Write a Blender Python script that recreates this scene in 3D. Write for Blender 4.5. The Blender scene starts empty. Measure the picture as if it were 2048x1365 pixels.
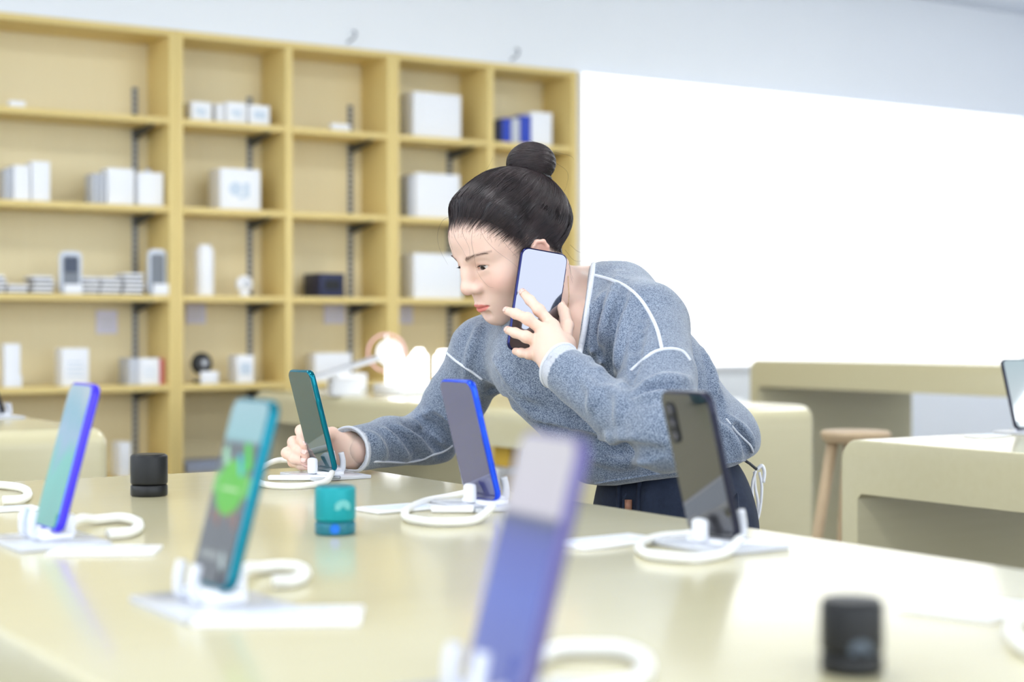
import bpy, bmesh, math, random
import numpy as np
from mathutils import Vector, Matrix

# ------------------------------------------------------------------ camera, world, light
F_PX = 3300.0            # focal length in pixels of the 2048 x 1365 frame
HORIZON = 662.0
TABLE_H = 0.85
CAM_H = TABLE_H + 0.212
YAW = math.radians(32.6)
SC = bpy.context.scene
COL = SC.collection

cam_d = bpy.data.cameras.new('camera')
cam = bpy.data.objects.new('camera', cam_d)
COL.objects.link(cam)
cam.location = (0, 0, CAM_H)
cam.rotation_euler = (math.radians(90) - math.atan((682.5 - HORIZON) / F_PX), 0, -YAW)
cam_d.sensor_width = 36.0
cam_d.lens = 36.0 * F_PX / 2048.0
cam_d.clip_start = 0.05
cam_d.dof.use_dof = True
cam_d.dof.focus_distance = 2.35
cam_d.dof.aperture_fstop = 3.3
SC.camera = cam

SC.view_settings.view_transform = 'Standard'
SC.view_settings.look = 'None'
SC.view_settings.gamma = 1.0
SC.view_settings.use_curve_mapping = False
SC.view_settings.exposure = 1.02

wd = bpy.data.worlds.new('daylight')
wd.use_nodes = True
SC.world = wd
bgn = wd.node_tree.nodes['Background']
bgn.inputs[0].default_value = (0.86, 0.93, 1.0, 1)
bgn.inputs[1].default_value = 1.8


def area(name, loc, rot, sx, sy, power, col=(1, 1, 1)):
    d = bpy.data.lights.new(name, 'AREA')
    d.shape = 'RECTANGLE'; d.size = sx; d.size_y = sy; d.energy = power; d.color = col
    o = bpy.data.objects.new(name, d); COL.objects.link(o)
    o.location = loc; o.rotation_euler = rot
    return o


# ------------------------------------------------------------------ helpers
SY, CY = math.sin(YAW), math.cos(YAW)      # forward = (SY, CY), right = (CY, -SY)


def W(px, py, D):
    """photograph pixel at depth D (metres along the view) -> world point"""
    X = (px - 1024.0) * D / F_PX; Z = (HORIZON - py) * D / F_PX
    return Vector((X * CY + D * SY, -X * SY + D * CY, CAM_H + Z))


def G(px, py, z=TABLE_H):
    """photograph pixel on the horizontal plane z"""
    return W(px, py, F_PX * (CAM_H - z) / (py - HORIZON))


def PV(px, v):
    """depth and u of a pixel column on the plane y = v"""
    r = (px - 1024.0) / F_PX
    D = v / (CY - r * SY)
    return D, (r * CY + SY) * D


def srgb(r, g, b):
    f = lambda c: (c / 255 / 12.92) if c / 255 <= 0.04045 else ((c / 255 + 0.055) / 1.055) ** 2.4
    return (f(r), f(g), f(b), 1.0)


def mat(name, col, rough=0.5, metal=0.0, coat=0.0, spec=0.5, emit=None, estr=0.0, trans=0.0, alpha=1.0, ior=1.45,
        sheen=0.0, sss=0.0, sub_rad=(1, .3, .15)):
    m = bpy.data.materials.new(name); m.use_nodes = True
    b = m.node_tree.nodes['Principled BSDF']
    b.inputs['Base Color'].default_value = col
    b.inputs['Roughness'].default_value = rough
    b.inputs['Metallic'].default_value = metal
    b.inputs['Coat Weight'].default_value = coat
    b.inputs['Coat Roughness'].default_value = 0.03
    b.inputs['Specular IOR Level'].default_value = spec
    b.inputs['IOR'].default_value = ior
    b.inputs['Transmission Weight'].default_value = trans
    b.inputs['Alpha'].default_value = alpha
    b.inputs['Sheen Weight'].default_value = sheen
    if sss:
        b.inputs['Subsurface Weight'].default_value = sss
        b.inputs['Subsurface Radius'].default_value = sub_rad
        b.inputs['Subsurface Scale'].default_value = 0.006
    if emit:
        b.inputs['Emission Color'].default_value = emit
        b.inputs['Emission Strength'].default_value = estr
    return m


def nd(m, t, **kw):
    n = m.node_tree.nodes.new(t)
    for k, v in kw.items():
        if k in n.inputs: n.inputs[k].default_value = v
        else: setattr(n, k, v)
    return n


def lk(m, a, b): m.node_tree.links.new(a, b)


def bsdf(m): return m.node_tree.nodes['Principled BSDF']


def wood(name, c1, c2, rough, scale=(2, 90, 90), coat=0.0):
    m = mat(name, c1, rough, coat=coat)
    tc = nd(m, 'ShaderNodeTexCoord'); mp = nd(m, 'ShaderNodeMapping')
    mp.inputs['Scale'].default_value = scale
    nz = nd(m, 'ShaderNodeTexNoise', Scale=1.0, Detail=4.0)
    r = nd(m, 'ShaderNodeMix', data_type='RGBA')
    r.inputs['A'].default_value = c1; r.inputs['B'].default_value = c2
    lk(m, tc.outputs['Object'], mp.inputs[0]); lk(m, mp.outputs[0], nz.inputs['Vector'])
    lk(m, nz.outputs[0], r.inputs['Factor']); lk(m, r.outputs['Result'], bsdf(m).inputs['Base Color'])
    return m


def noise_mat(m, c1, c2, scale, detail=3, bump=0.0, bscale=None, coord='Object', stretch=None):
    tc = nd(m, 'ShaderNodeTexCoord')
    src = tc.outputs[coord]
    if stretch:
        mp = nd(m, 'ShaderNodeMapping'); mp.inputs['Scale'].default_value = stretch
        lk(m, src, mp.inputs[0]); src = mp.outputs[0]
    nz = nd(m, 'ShaderNodeTexNoise', Scale=scale, Detail=detail)
    lk(m, src, nz.inputs['Vector'])
    r = nd(m, 'ShaderNodeMix', data_type='RGBA')
    r.inputs['A'].default_value = c1; r.inputs['B'].default_value = c2
    lk(m, nz.outputs[0], r.inputs['Factor']); lk(m, r.outputs['Result'], bsdf(m).inputs['Base Color'])
    if bump:
        nb = nd(m, 'ShaderNodeTexNoise', Scale=bscale or scale, Detail=2.0)
        lk(m, src, nb.inputs['Vector'])
        bp = nd(m, 'ShaderNodeBump', Strength=bump, Distance=0.002)
        lk(m, nb.outputs[0], bp.inputs['Height']); lk(m, bp.outputs[0], bsdf(m).inputs['Normal'])
    return m


def mesh_obj(name, verts, faces, m, parent=None, smooth=False):
    me = bpy.data.meshes.new(name)
    me.from_pydata([tuple(v) for v in verts], [], [tuple(f) for f in faces])
    me.update()
    if smooth: me.shade_smooth()
    if m: me.materials.append(m)
    o = bpy.data.objects.new(name, me); COL.objects.link(o)
    if parent: o.parent = parent
    return o


def bm_obj(name, bm, m, parent=None, smooth=True, angle=35):
    me = bpy.data.meshes.new(name)
    bm.normal_update(); bm.to_mesh(me); bm.free()
    if smooth:
        me.shade_smooth()
        me.set_sharp_from_angle(angle=math.radians(angle))
    if m: me.materials.append(m)
    o = bpy.data.objects.new(name, me); COL.objects.link(o)
    if parent: o.parent = parent
    return o


def bm_box(bm, x0, x1, y0, y1, z0, z1, bev=0.0, seg=2, M=None, sel=None):
    r = bmesh.ops.create_cube(bm, size=1.0)
    vs = r['verts']
    bmesh.ops.scale(bm, vec=(x1 - x0, y1 - y0, z1 - z0), verts=vs)
    bmesh.ops.translate(bm, vec=((x0 + x1) / 2, (y0 + y1) / 2, (z0 + z1) / 2), verts=vs)
    allv = list(vs)
    if bev > 0:
        es = list({e for v in vs for e in v.link_edges})
        if sel: es = [e for e in es if sel(e)]
        rr = bmesh.ops.bevel(bm, geom=es, offset=bev, segments=seg, affect='EDGES', profile=0.5)
        allv = list({v for v in rr['verts']} | {v for v in vs if v.is_valid})
    if M is not None: bmesh.ops.transform(bm, matrix=M, verts=[v for v in allv if v.is_valid])
    return allv


def box(name, x0, x1, y0, y1, z0, z1, m, parent=None, bev=0.0, seg=2, M=None):
    bm = bmesh.new(); bm_box(bm, x0, x1, y0, y1, z0, z1, bev, seg, M)
    return bm_obj(name, bm, m, parent, smooth=bev > 0)


def bm_cyl(bm, r1, r2, z0, z1, n=32, M=None, bev=0.0, seg=2):
    prof = [(0, z0), (r1, z0), (r2, z1), (0, z1)]
    if bev > 0:
        prof = [(0, z0)]
        for k in range(seg + 1):
            a = math.pi / 2 * k / seg
            prof.append((r1 - bev + bev * math.sin(a), z0 + bev - bev * math.cos(a)))
        for k in range(seg + 1):
            a = math.pi / 2 * k / seg
            prof.append((r2 - bev + bev * math.cos(a), z1 - bev + bev * math.sin(a)))
        prof.append((0, z1))
    bm_lathe(bm, prof, n, M)


def bm_lathe(bm, prof, n=32, M=None):
    rings = []
    for (r, z) in prof:
        if r < 1e-7:
            p = Vector((0, 0, z)); rings.append([bm.verts.new(M @ p if M else p)])
        else:
            ring = []
            for i in range(n):
                a = 2 * math.pi * i / n
                p = Vector((r * math.cos(a), r * math.sin(a), z))
                ring.append(bm.verts.new(M @ p if M else p))
            rings.append(ring)
    for a, b in zip(rings[:-1], rings[1:]):
        if len(a) == 1 and len(b) == 1: continue
        for i in range(n):
            j = (i + 1) % n
            if len(a) == 1: bm.faces.new((a[0], b[j], b[i]))
            elif len(b) == 1: bm.faces.new((a[i], a[j], b[0]))
            else: bm.faces.new((a[i], a[j], b[j], b[i]))


def catmull(pts, n=8, closed=False):
    P = [Vector(p) for p in pts]; out = []
    N = len(P)
    rng = N if closed else N - 1
    for i in range(rng):
        p0 = P[(i - 1) % N] if closed or i > 0 else P[0] * 2 - P[1]
        p1 = P[i % N]; p2 = P[(i + 1) % N]
        p3 = P[(i + 2) % N] if closed or i + 2 < N else P[-1] * 2 - P[-2]
        for k in range(n):
            t = k / n
            out.append(0.5 * ((2 * p1) + (p2 - p0) * t + (2 * p0 - 5 * p1 + 4 * p2 - p3) * t * t + (3 * p1 - p0 - 3 * p2 + p3) * t ** 3))
    if not closed: out.append(P[-1].copy())
    return out


def tube_arrays(pts, rad, n=8, closed=False):
    """returns verts, faces of a swept tube; rad number or list"""
    P = [Vector(p) for p in pts]; N = len(P)
    R = rad if hasattr(rad, '__len__') else [rad] * N
    verts, faces = [], []
    up = None
    for i in range(N):
        if closed: t = P[(i + 1) % N] - P[i - 1]
        else: t = P[min(i + 1, N - 1)] - P[max(i - 1, 0)]
        t = t.normalized() if t.length > 1e-9 else Vector((0, 0, 1))
        if up is None:
            up = Vector((0, 0, 1)) if abs(t.z) < 0.9 else Vector((1, 0, 0))
        s = t.cross(up)
        if s.length < 1e-6: s = t.cross(Vector((1, 0.2, 0)))
        s.normalize(); up = s.cross(t).normalized()
        for k in range(n):
            a = 2 * math.pi * k / n
            verts.append(P[i] + (s * math.cos(a) + up * math.sin(a)) * R[i])
    m = N if closed else N - 1
    for i in range(m):
        for k in range(n):
            a = i * n + k; b = i * n + (k + 1) % n
            c = ((i + 1) % N) * n + (k + 1) % n; d = ((i + 1) % N) * n + k
            faces.append((a, b, c, d))
    if not closed:
        faces.append(tuple(reversed(range(n)))); faces.append(tuple((N - 1) * n + k for k in range(n)))
    return verts, faces


def tube(name, pts, rad, m, parent=None, n=8, closed=False):
    v, f = tube_arrays(pts, rad, n, closed)
    return mesh_obj(name, v, f, m, parent, smooth=True)


def tag(o, label=None, cat=None, group=None, kind=None):
    if label: o['label'] = label
    if cat: o['category'] = cat
    if group: o['group'] = group
    if kind: o['kind'] = kind
    return o


def empty(name, loc=(0, 0, 0), rz=0.0):
    o = bpy.data.objects.new(name, None); COL.objects.link(o)
    o.location = loc; o.rotation_euler = (0, 0, rz)
    o.empty_display_size = 0.05
    return o


def prism(bm, outline, y0, y1, M=None):
    """outline in (x, z), extruded from y0 to y1"""
    a = [bm.verts.new((x, y0, z)) for x, z in outline]
    b = [bm.verts.new((x, y1, z)) for x, z in outline]
    n = len(outline)
    bm.faces.new(a); bm.faces.new(list(reversed(b)))
    for i in range(n):
        j = (i + 1) % n
        bm.faces.new((a[j], a[i], b[i], b[j]))
    if M is not None: bmesh.ops.transform(bm, matrix=M, verts=a + b)


def rrect(w, h, r, n=6, cx=0, cy=0):
    out = []
    for (sx, sy, a0) in ((1, 1, 0), (-1, 1, 90), (-1, -1, 180), (1, -1, 270)):
        for k in range(n + 1):
            a = math.radians(a0 + 90 * k / n)
            out.append((cx + sx * (w / 2 - r) + r * math.cos(a), cy + sy * (h / 2 - r) + r * math.sin(a)))
    return out
# ------------------------------------------------------------------ materials of the room
M_wall = noise_mat(mat('painted_wall', srgb(242, 245, 250), 0.75), srgb(240, 244, 250), srgb(244, 247, 252), 1.5)
M_ceil = mat('painted_ceiling', srgb(226, 232, 242), 0.8)
M_floor = noise_mat(mat('floor_tile', srgb(104, 99, 90), 0.4), srgb(98, 93, 84), srgb(110, 105, 96), 3.0)
M_table = wood('table_laminate', srgb(216, 208, 172), srgb(209, 200, 161), 0.26, (2.5, 60, 60), coat=.45)
bsdf(M_table).inputs['Coat Roughness'].default_value = .12
M_shelf = wood('shelf_laminate', srgb(234, 212, 146), srgb(228, 202, 130), 0.5, (60, 60, 2.5))
M_shelf_back = wood('shelf_back_laminate', srgb(238, 226, 188), srgb(232, 218, 176), 0.5, (60, 60, 2.5))
M_steel = mat('shelf_steel', srgb(150, 156, 166), 0.4, 0.6)
M_dsteel = mat('dark_steel', srgb(78, 80, 84), 0.5, 0.4)
M_white = mat('white_card', srgb(244, 246, 252), 0.5)
M_grey = mat('grey_card', srgb(200, 204, 214), 0.5)
M_blue = mat('blue_card', srgb(40, 70, 190), 0.45)
M_navy = mat('navy_card', srgb(40, 46, 80), 0.5)
M_black = mat('black_plastic', srgb(22, 24, 28), 0.45)
M_red = mat('red_card', srgb(222, 120, 120), 0.5)
M_yellow = mat('yellow_card', srgb(232, 190, 70), 0.5)
M_print = mat('pale_print', srgb(206, 220, 236), 0.5)
M_lilac = mat('lilac_card', srgb(222, 220, 240), 0.6)
M_acryl = mat('clear_acrylic', (0.97, 0.98, 1, 1), 0.05, trans=0.85, ior=1.3)
M_plastic = mat('white_plastic', srgb(246, 247, 252), 0.35)
M_cable = mat('white_cable', srgb(245, 245, 242), 0.4)

# ------------------------------------------------------------------ room shell
WALL_V = 6.07       # back wall surface
CEIL = 2.71
RX = 7.15           # right wall
LX = -3.2
NEAR = -4.0
tag(box('floor', LX - .1, RX + .1, NEAR, WALL_V + .1, -0.1, 0, M_floor), kind='structure')
tag(box('ceiling', LX - .1, RX + .1, NEAR, WALL_V + .1, CEIL, CEIL + .1, M_ceil), kind='structure')
tag(box('wall_back', LX - .1, RX + .1, WALL_V, WALL_V + .1, 0, CEIL, M_wall), kind='structure')
tag(box('wall_right', RX, RX + .1, NEAR, WALL_V, 0, CEIL, M_wall), kind='structure')
bm = bmesh.new()
bm_box(bm, LX - .1, LX, NEAR, WALL_V, 0, 1.0); bm_box(bm, LX - .1, LX, NEAR, WALL_V, 2.5, CEIL); bm_box(bm, LX - .1, LX, 5.6, WALL_V, 1.0, 2.5); bm_box(bm, LX - .1, LX, NEAR, -3.6, 1.0, 2.5)
tag(bm_obj('wall_left', bm, M_wall, smooth=False), kind='structure')
bm = bmesh.new()
for y_ in (-3.56, -1.28, 1.0, 3.28, 5.56): bm_box(bm, LX - .07, LX - .03, y_ - .03, y_ + .03, 1.0, 2.5)
tag(bm_obj('added_window_1', bm, M_steel, smooth=False), kind='structure')  # window opening added out of view to light the left-facing sides
tag(box('added_front_sill', LX, RX, NEAR - .1, NEAR, 0, .62, M_wall), kind='structure')  # low unseen wall added to block low-angle light from the open side
# the wall continues flush with the shelf front above it and right of it
FV = 5.806
SH_TOP = CAM_H + 1.112
tag(box('trim_1', LX, RX, FV + .004, WALL_V - .001, SH_TOP + .001, CEIL - .001, M_wall), kind='structure')
tag(box('trim_2', 4.047, RX, FV + .004, WALL_V - .001, 0.001, SH_TOP, M_wall), kind='structure')
# light panels added out of view in the ceiling to brighten the room
M_added_glow = mat('added_ceiling_glow', (1, 1, 1, 1), 0.5, emit=(0.95, 0.98, 1, 1), estr=8.0)
for i, (x, y) in enumerate([(0.6, 1.6), (0.6, -0.8), (2.9, 1.6), (2.9, -0.8), (5.2, 1.6), (2.9, 3.9), (0.6, 3.9), (5.2, 3.9), (-1.7, 1.6), (-1.7, 3.9), (5.2, -0.8), (-1.7, -0.8)]):
    t = empty('added_ceiling_light', (x, y, CEIL))
    row = {-.8: 'front', 1.6: 'middle', 3.9: 'back'}[y]; cl_ = {-1.7: 'leftmost', .6: 'second from left', 2.9: 'third from left', 5.2: 'rightmost'}[x]
    tag(t, f'added square ceiling light panel out of view, {cl_} in the {row} row', 'ceiling light', 'added ceiling light panels')
    box('frame', -.31, .31, -.31, .31, -.012, -.001, M_plastic, t)
    box('diffuser', -.29, .29, -.29, .29, -.016, -.0125, M_added_glow, t)

# light box on the wall
lb = empty('light_box', (4.047, FV, 0))
tag(lb, 'large blank white backlit light box panel on the wall right of the shelves', 'light box')
D, u1 = PV(2042, FV)
LBZ0 = CAM_H - 0.176
M_lb = mat('light_box_face', (1, 1, 1, 1), 0.6, emit=(1, 1, 1, 1), estr=.66)
box('face', .010, u1 - 4.047 - .02, -.02, .002, LBZ0 + .02, SH_TOP - .01, M_lb, lb)
bm = bmesh.new()
bm_box(bm, .002, .010, -.024, .002, LBZ0, SH_TOP - .002)
bm_box(bm, u1 - 4.047 - .02, u1 - 4.047, -.024, .002, LBZ0, SH_TOP - .002)
bm_box(bm, .03, u1 - 4.047 - .02, -.024, .002, SH_TOP - .01, SH_TOP - .002)
bm_box(bm, .03, u1 - 4.047 - .02, -.024, .002, LBZ0, LBZ0 + .02)
bm_obj('frame', bm, M_plastic, lb, smooth=False)

# ------------------------------------------------------------------ shelf units
SHZ = [CAM_H + .775, CAM_H + .448, CAM_H + .120, CAM_H - .211, CAM_H - .548, CAM_H - .93]   # shelf front edge centres
TH = .024
DEPTH = .235


def shelf_unit(u0, u1, mids, label):
    t = empty('display_shelf', (u0, FV, 0)); tag(t, label, 'shelf', 'wooden wall shelf units')
    w = u1 - u0
    box('side_panel', .001, .026, 0, DEPTH, 0, SH_TOP, M_shelf, t, .002)
    box('side_panel', w - .026, w - .001, 0, DEPTH, 0, SH_TOP, M_shelf, t, .002)
    box('top_panel', .026, w - .026, 0, DEPTH, SH_TOP - TH, SH_TOP, M_shelf, t, .002)
    box('back_panel', .002, w - .002, DEPTH, DEPTH + .012, 0, SH_TOP, M_shelf_back, t)
    xs = [.026] + [v for m in mids for v in (m - .014, m + .014)] + [w - .026]
    for m in mids: box('divider', m - .014, m + .014, .001, DEPTH, 0, SH_TOP - TH, M_shelf, t, .002)
    for a, b in zip(xs[::2], xs[1::2]):
        for z in SHZ:
            box('shelf_board', a + .0005, b - .0005, .004, DEPTH - .008, z - TH / 2, z + TH / 2, M_shelf, t, .002)
        box('plinth', a, b, .03, .045, 0, SHZ[-1] - TH / 2, M_shelf, t)
        for xx in ([b - .05] if b - a > .1 else []) + ([a + .05] if b - a > .6 else []):
            sm = bmesh.new()
            bm_box(sm, xx - .011, xx + .011, DEPTH - .007, DEPTH - .0005, .1, SH_TOP - .19)
            s = bm_obj('slotted_strip', sm, M_strip, t, smooth=False)
            for z in SHZ[:5]:
                bm = bmesh.new()
                zb = z - TH / 2
                prism(bm, [(.0, zb), (-.19, zb), (-.19, zb - .008), (0, zb - .042)], -.004, .004,
                      Matrix.Translation((xx, DEPTH - .008, 0)) @ Matrix.Rotation(math.radians(90), 4, 'Z'))
                bm_obj('bracket', bm, M_dsteel, t, smooth=False)
    return t


M_strip = mat('slotted_steel', srgb(170, 174, 182), 0.45, 0.5)
_tc = nd(M_strip, 'ShaderNodeTexCoord'); _wv = nd(M_strip, 'ShaderNodeTexWave', Scale=14.0); _wv.bands_direction = 'Z'
_mx = nd(M_strip, 'ShaderNodeMix', data_type='RGBA'); _mx.inputs['A'].default_value = srgb(60, 62, 66); _mx.inputs['B'].default_value = srgb(190, 194, 200)
lk(M_strip, _tc.outputs['Object'], _wv.inputs['Vector']); lk(M_strip, _wv.outputs['Fac'], _mx.inputs['Factor'])
lk(M_strip, _mx.outputs['Result'], bsdf(M_strip).inputs['Base Color'])

shelf_unit(1.33, 2.242, [], 'wide bay wooden wall shelf, the leftmost unit, cut by the left edge of the photo')
shelf_unit(2.242, 3.153, [.456], 'middle two-bay wooden wall shelf unit between the wide bay and the light box unit')
shelf_unit(3.153, 4.046, [.458], 'right two-bay wooden wall shelf unit standing against the light box')
for px, lab in ((706, 'small grey hook on the wall above the middle shelf unit'), (1032, 'small grey hook on the wall above the right shelf unit')):
    D, u = PV(px, FV - .02)
    z = SH_TOP + .03
    o = tube('wall_hook', catmull([(u + .012, FV - .001, z + .035), (u + .012, FV - .02, z + .03), (u + .004, FV - .028, z + .008), (u - .012, FV - .02, z - .008), (u - .02, FV - .012, z - .012)], 5), .004, M_steel)
    tag(o, lab, 'hook')

# ------------------------------------------------------------------ tables


def table(u0, u1, v0, v1, H, label, th=.104, leg=.045, R=.042, edge=.004):
    t = empty('display_table', (u0, v0, 0)); tag(t, label, 'table', 'pale wooden display tables')
    w, L = u1 - u0, v1 - v0
    # inverted U along v, outer corners rounded
    def arc(cx, cz, a0, a1, r, n=8):
        return [(cx + r * math.cos(math.radians(a0 + (a1 - a0) * k / n)), cz + r * math.sin(math.radians(a0 + (a1 - a0) * k / n))) for k in range(n + 1)]
    out = [(0, .0)] + [(leg, .0)] + [(leg, H - th - .01), (leg + .01, H - th)] + [(L - leg - .01, H - th), (L - leg, H - th - .01), (L - leg, 0), (L, 0)]
    out += arc(L - R, H - R, 0, 90, R) + arc(R, H - R, 90, 180, R)
    bm = bmesh.new()
    prism(bm, out, 0, w, Matrix(((0, 1, 0, 0), (1, 0, 0, 0), (0, 0, 1, 0), (0, 0, 0, 1))))
    bmesh.ops.recalc_face_normals(bm, faces=bm.faces[:])
    # soften the outer long edges
    es = [e for e in bm.edges if len(e.link_faces) == 2 and any(len(f.verts) > 12 for f in e.link_faces)
          and all((v.co.z > H - R - 1e-4) or abs(v.co.y) < 1e-5 or abs(v.co.y - L) < 1e-5 for v in e.verts)]
    bmesh.ops.bevel(bm, geom=es, offset=edge, segments=5, affect='EDGES', profile=0.5, clamp_overlap=True)
    bm_obj('body', bm, M_table, t, True, 30)
    return t


table(.322, 1.172, .40, 2.373, TABLE_H, 'pale wooden display table in the foreground that the woman leans over')
table(2.289, 3.139, .40, 2.38, TABLE_H, 'pale wooden display table at the right edge, open underneath')
table(2.39, 3.27, 3.50, 5.45, TABLE_H, 'pale wooden display table behind the woman in front of the shelves', edge=.026)
table(.335, 1.195, 3.49, 5.40, TABLE_H, 'pale wooden display table at the left edge in front of the wide shelf bay', edge=.026)
table(4.29, 5.14, 3.0, 4.97, CAM_H - .114, 'tall pale wooden table farthest back, in front of the light box')
# ------------------------------------------------------------------ things on the shelves
ROWTOP = [z + TH / 2 for z in SHZ]


def place(pl, pr, pt, row, v=5.84, d=.09):
    """box extents on a shelf from photograph columns and its top row"""
    D0, u0 = PV(pl, v); D1, u1 = PV(pr, v)
    Dm = (D0 + D1) / 2
    top = CAM_H + (HORIZON - pt) * Dm / F_PX
    z0 = ROWTOP[row] + .0005
    return u0, u1, z0, max(top, z0 + .01)


def sbox(name, label, cat, pl, pr, pt, row, m, v=5.84, d=.09, group=None, printed=None, bev=.002):
    u0, u1, z0, z1 = place(pl, pr, pt, row, v)
    t = empty(name, ((u0 + u1) / 2, v, z0)); tag(t, label, cat, group)
    w, h = u1 - u0, z1 - z0
    box('carton', -w / 2, w / 2, 0, d, 0, h, m, t, bev)
    if printed:
        kind, pm = printed
        if kind == 'label':
            box('printed_label', -w * .3, w * .3, -.0012, -.0002, h * .3, h * .72, pm, t)
        elif kind == 'lines':
            bm = bmesh.new()
            for k in range(4): bm_box(bm, -w * .32, w * (.3 - .06 * (k % 2)), -.0012, -.0002, h * (.25 + .12 * k), h * (.28 + .12 * k))
            bm_obj('printed_lines', bm, pm, t, smooth=False)
        elif kind == 'blob':
            bm = bmesh.new()
            bm_cyl(bm, w * .16, w * .16, 0, .001, 20, Matrix.Translation((-w * .12, -.0002, h * .5)) @ Matrix.Rotation(math.radians(90), 4, 'X'))
            bm_box(bm, w * .08, w * .22, -.0012, -.0002, h * .3, h * .66)
            bm_box(bm, -w * .05, w * .1, -.0012, -.0002, h * .26, h * .34)
            bm_obj('printed_picture', bm, pm, t, smooth=False)
    return t


gB = 'white cartons on the wall shelves'
sbox('price_card', 'small white folded card alone on the top shelf of the wide bay', 'card', 20, 52, 202, 0, M_white, d=.03)
sbox('carton', 'square white carton, leftmost on the top shelf right of the wide bay', 'box', 383, 424, 204, 0, M_white, group=gB, printed=('blob', M_print))
sbox('carton', 'narrow white carton between two wider ones on the top shelf', 'box', 432, 450, 208, 0, M_white, group=gB, v=5.87)
sbox('carton', 'white carton just right of the narrow one on the top shelf', 'box', 455, 494, 205, 0, M_white, group=gB, printed=('blob', M_print))
sbox('carton', 'lowest white carton, rightmost of four on the top shelf', 'box', 500, 540, 211, 0, M_white, group=gB, printed=('label', M_print))
sbox('price_card', 'small white card in the top bay left of the big white carton', 'card', 664, 701, 248, 0, M_white, d=.03)
sbox('large_carton', 'big square white carton on the top shelf of the fourth bay', 'box', 827, 922, 187, 0, M_white, d=.12, group='big square white cartons', printed=('label', M_white))
for pl, pr, pt, m, lab in ((995, 1005, 239, M_navy, 'thin dark navy box, leftmost in the top right bay'), (1006, 1022, 237, M_blue, 'slim blue box beside the dark navy one in the top right bay'),
                          (1023, 1040, 237, M_grey, 'slim pale grey box between two blue boxes in the top right bay'), (1042, 1062, 232, M_blue, 'taller blue box beside the white one in the top right bay'),
                          (1063, 1104, 225, M_white, 'white box at the right end of the top right bay')):
    sbox('carton', lab, 'box', pl, pr, pt, 0, m, group='boxes in the top right bay', d=.14)
# second row
for k, (pl, pr, pt) in enumerate(((10, 14.5, 337), (15.5, 20, 336), (21, 25.5, 335))):
    sbox('thin_box', ['thin grey box, leftmost of three at the left edge of the second shelf', 'thin grey box, middle of three at the left edge of the second shelf', 'thin grey box, third from the left edge on the second shelf'][k], 'box', pl, pr, pt, 1, M_grey, group='thin grey boxes on the second shelf')
sbox('carton', 'white carton beside thin grey boxes at the left end of the second shelf', 'box', 28, 61, 331, 1, M_white, group=gB)
o = sbox('carton', 'taller white carton tilting slightly at the left of the second shelf', 'box', 65, 101, 323, 1, M_white, group=gB)
for k, (pl, pr) in enumerate(((186, 193), (195, 202), (204, 212))):
    sbox('thin_box', ['thin grey box, left of three before the middle cartons of the second shelf', 'thin grey box, middle of three before the middle cartons of the second shelf', 'thin grey box touching the square white carton on the second shelf'][k], 'box', pl, pr, 347, 1, M_grey, group='thin grey boxes on the second shelf', v=5.845)
sbox('carton', 'square white carton beside three thin grey boxes on the second shelf', 'box', 216, 269, 337, 1, M_white, group=gB, printed=('label', M_white))
t = sbox('carton', 'white carton with a small knob on top beside the wide bay divider', 'box', 277, 327, 345, 1, M_white, group=gB)
bm = bmesh.new(); bm_cyl(bm, .011, .009, 0, .016, 20, Matrix.Translation((0, .03, 345 and (place(277, 327, 345, 1)[3] - place(277, 327, 345, 1)[2]))), .003)
bm_obj('knob', bm, M_grey, t)
sbox('carton', 'white carton printed with a pale figure on the second shelf', 'box', 441, 521, 338, 1, M_white, group=gB, printed=('blob', M_print), d=.12)
sbox('large_carton', 'big white carton on the second shelf, half hidden behind the woman', 'box', 832, 920, 348, 1, M_white, d=.14, group='big square white cartons')
sbox('thin_box', 'grey sleeve standing left of the big white carton on the second shelf', 'box', 819, 830, 352, 1, M_grey, v=5.86)
# third row: stacks of flat boxes
stacks = ((-8, 12, 4, 'at the left edge'), (17, 58, 2, 'second from the left edge'), (68, 108, 4, 'left of the first phone case'), (165, 199, 4, 'just right of the first phone case'), (202, 243, 4, 'in the middle right of the third shelf'), (249, 288, 5, 'left of the second phone case'))
for pl, pr, n, where in stacks:
    D0, u0 = PV(pl, 5.85); D1, u1 = PV(pr, 5.85)
    for k in range(n):
        ox = .004 * ((k * 7) % 3 - 1)
        t = empty('flat_box', ((u0 + u1) / 2 + ox, 5.85, ROWTOP[2] + .0005 + k * .0158))
        pos = 'bottom' if k == 0 else ('top' if k == n - 1 else ('second' if k == 1 else ('third' if k == 2 else 'fourth')))
        tag(t, f'flat white box, {pos} of the stack {where}', 'box', 'flat boxes in stacks on the third shelf')
        w = (u1 - u0) / 2
        box('lid', -w, w, 0, .11, .006, .0153, M_white, t, .001)
        box('tray', -w + .002, w - .002, .002, .108, 0, .006, M_navy if k % 2 else M_dsteel, t)
M_case = mat('phone_case_shell', srgb(205, 212, 226), 0.15, coat=.5)
M_case_in = mat('phone_case_insert', srgb(120, 126, 136), 0.3)
M_case_dk = mat('phone_case_dark', srgb(44, 58, 84), 0.2)
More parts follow.
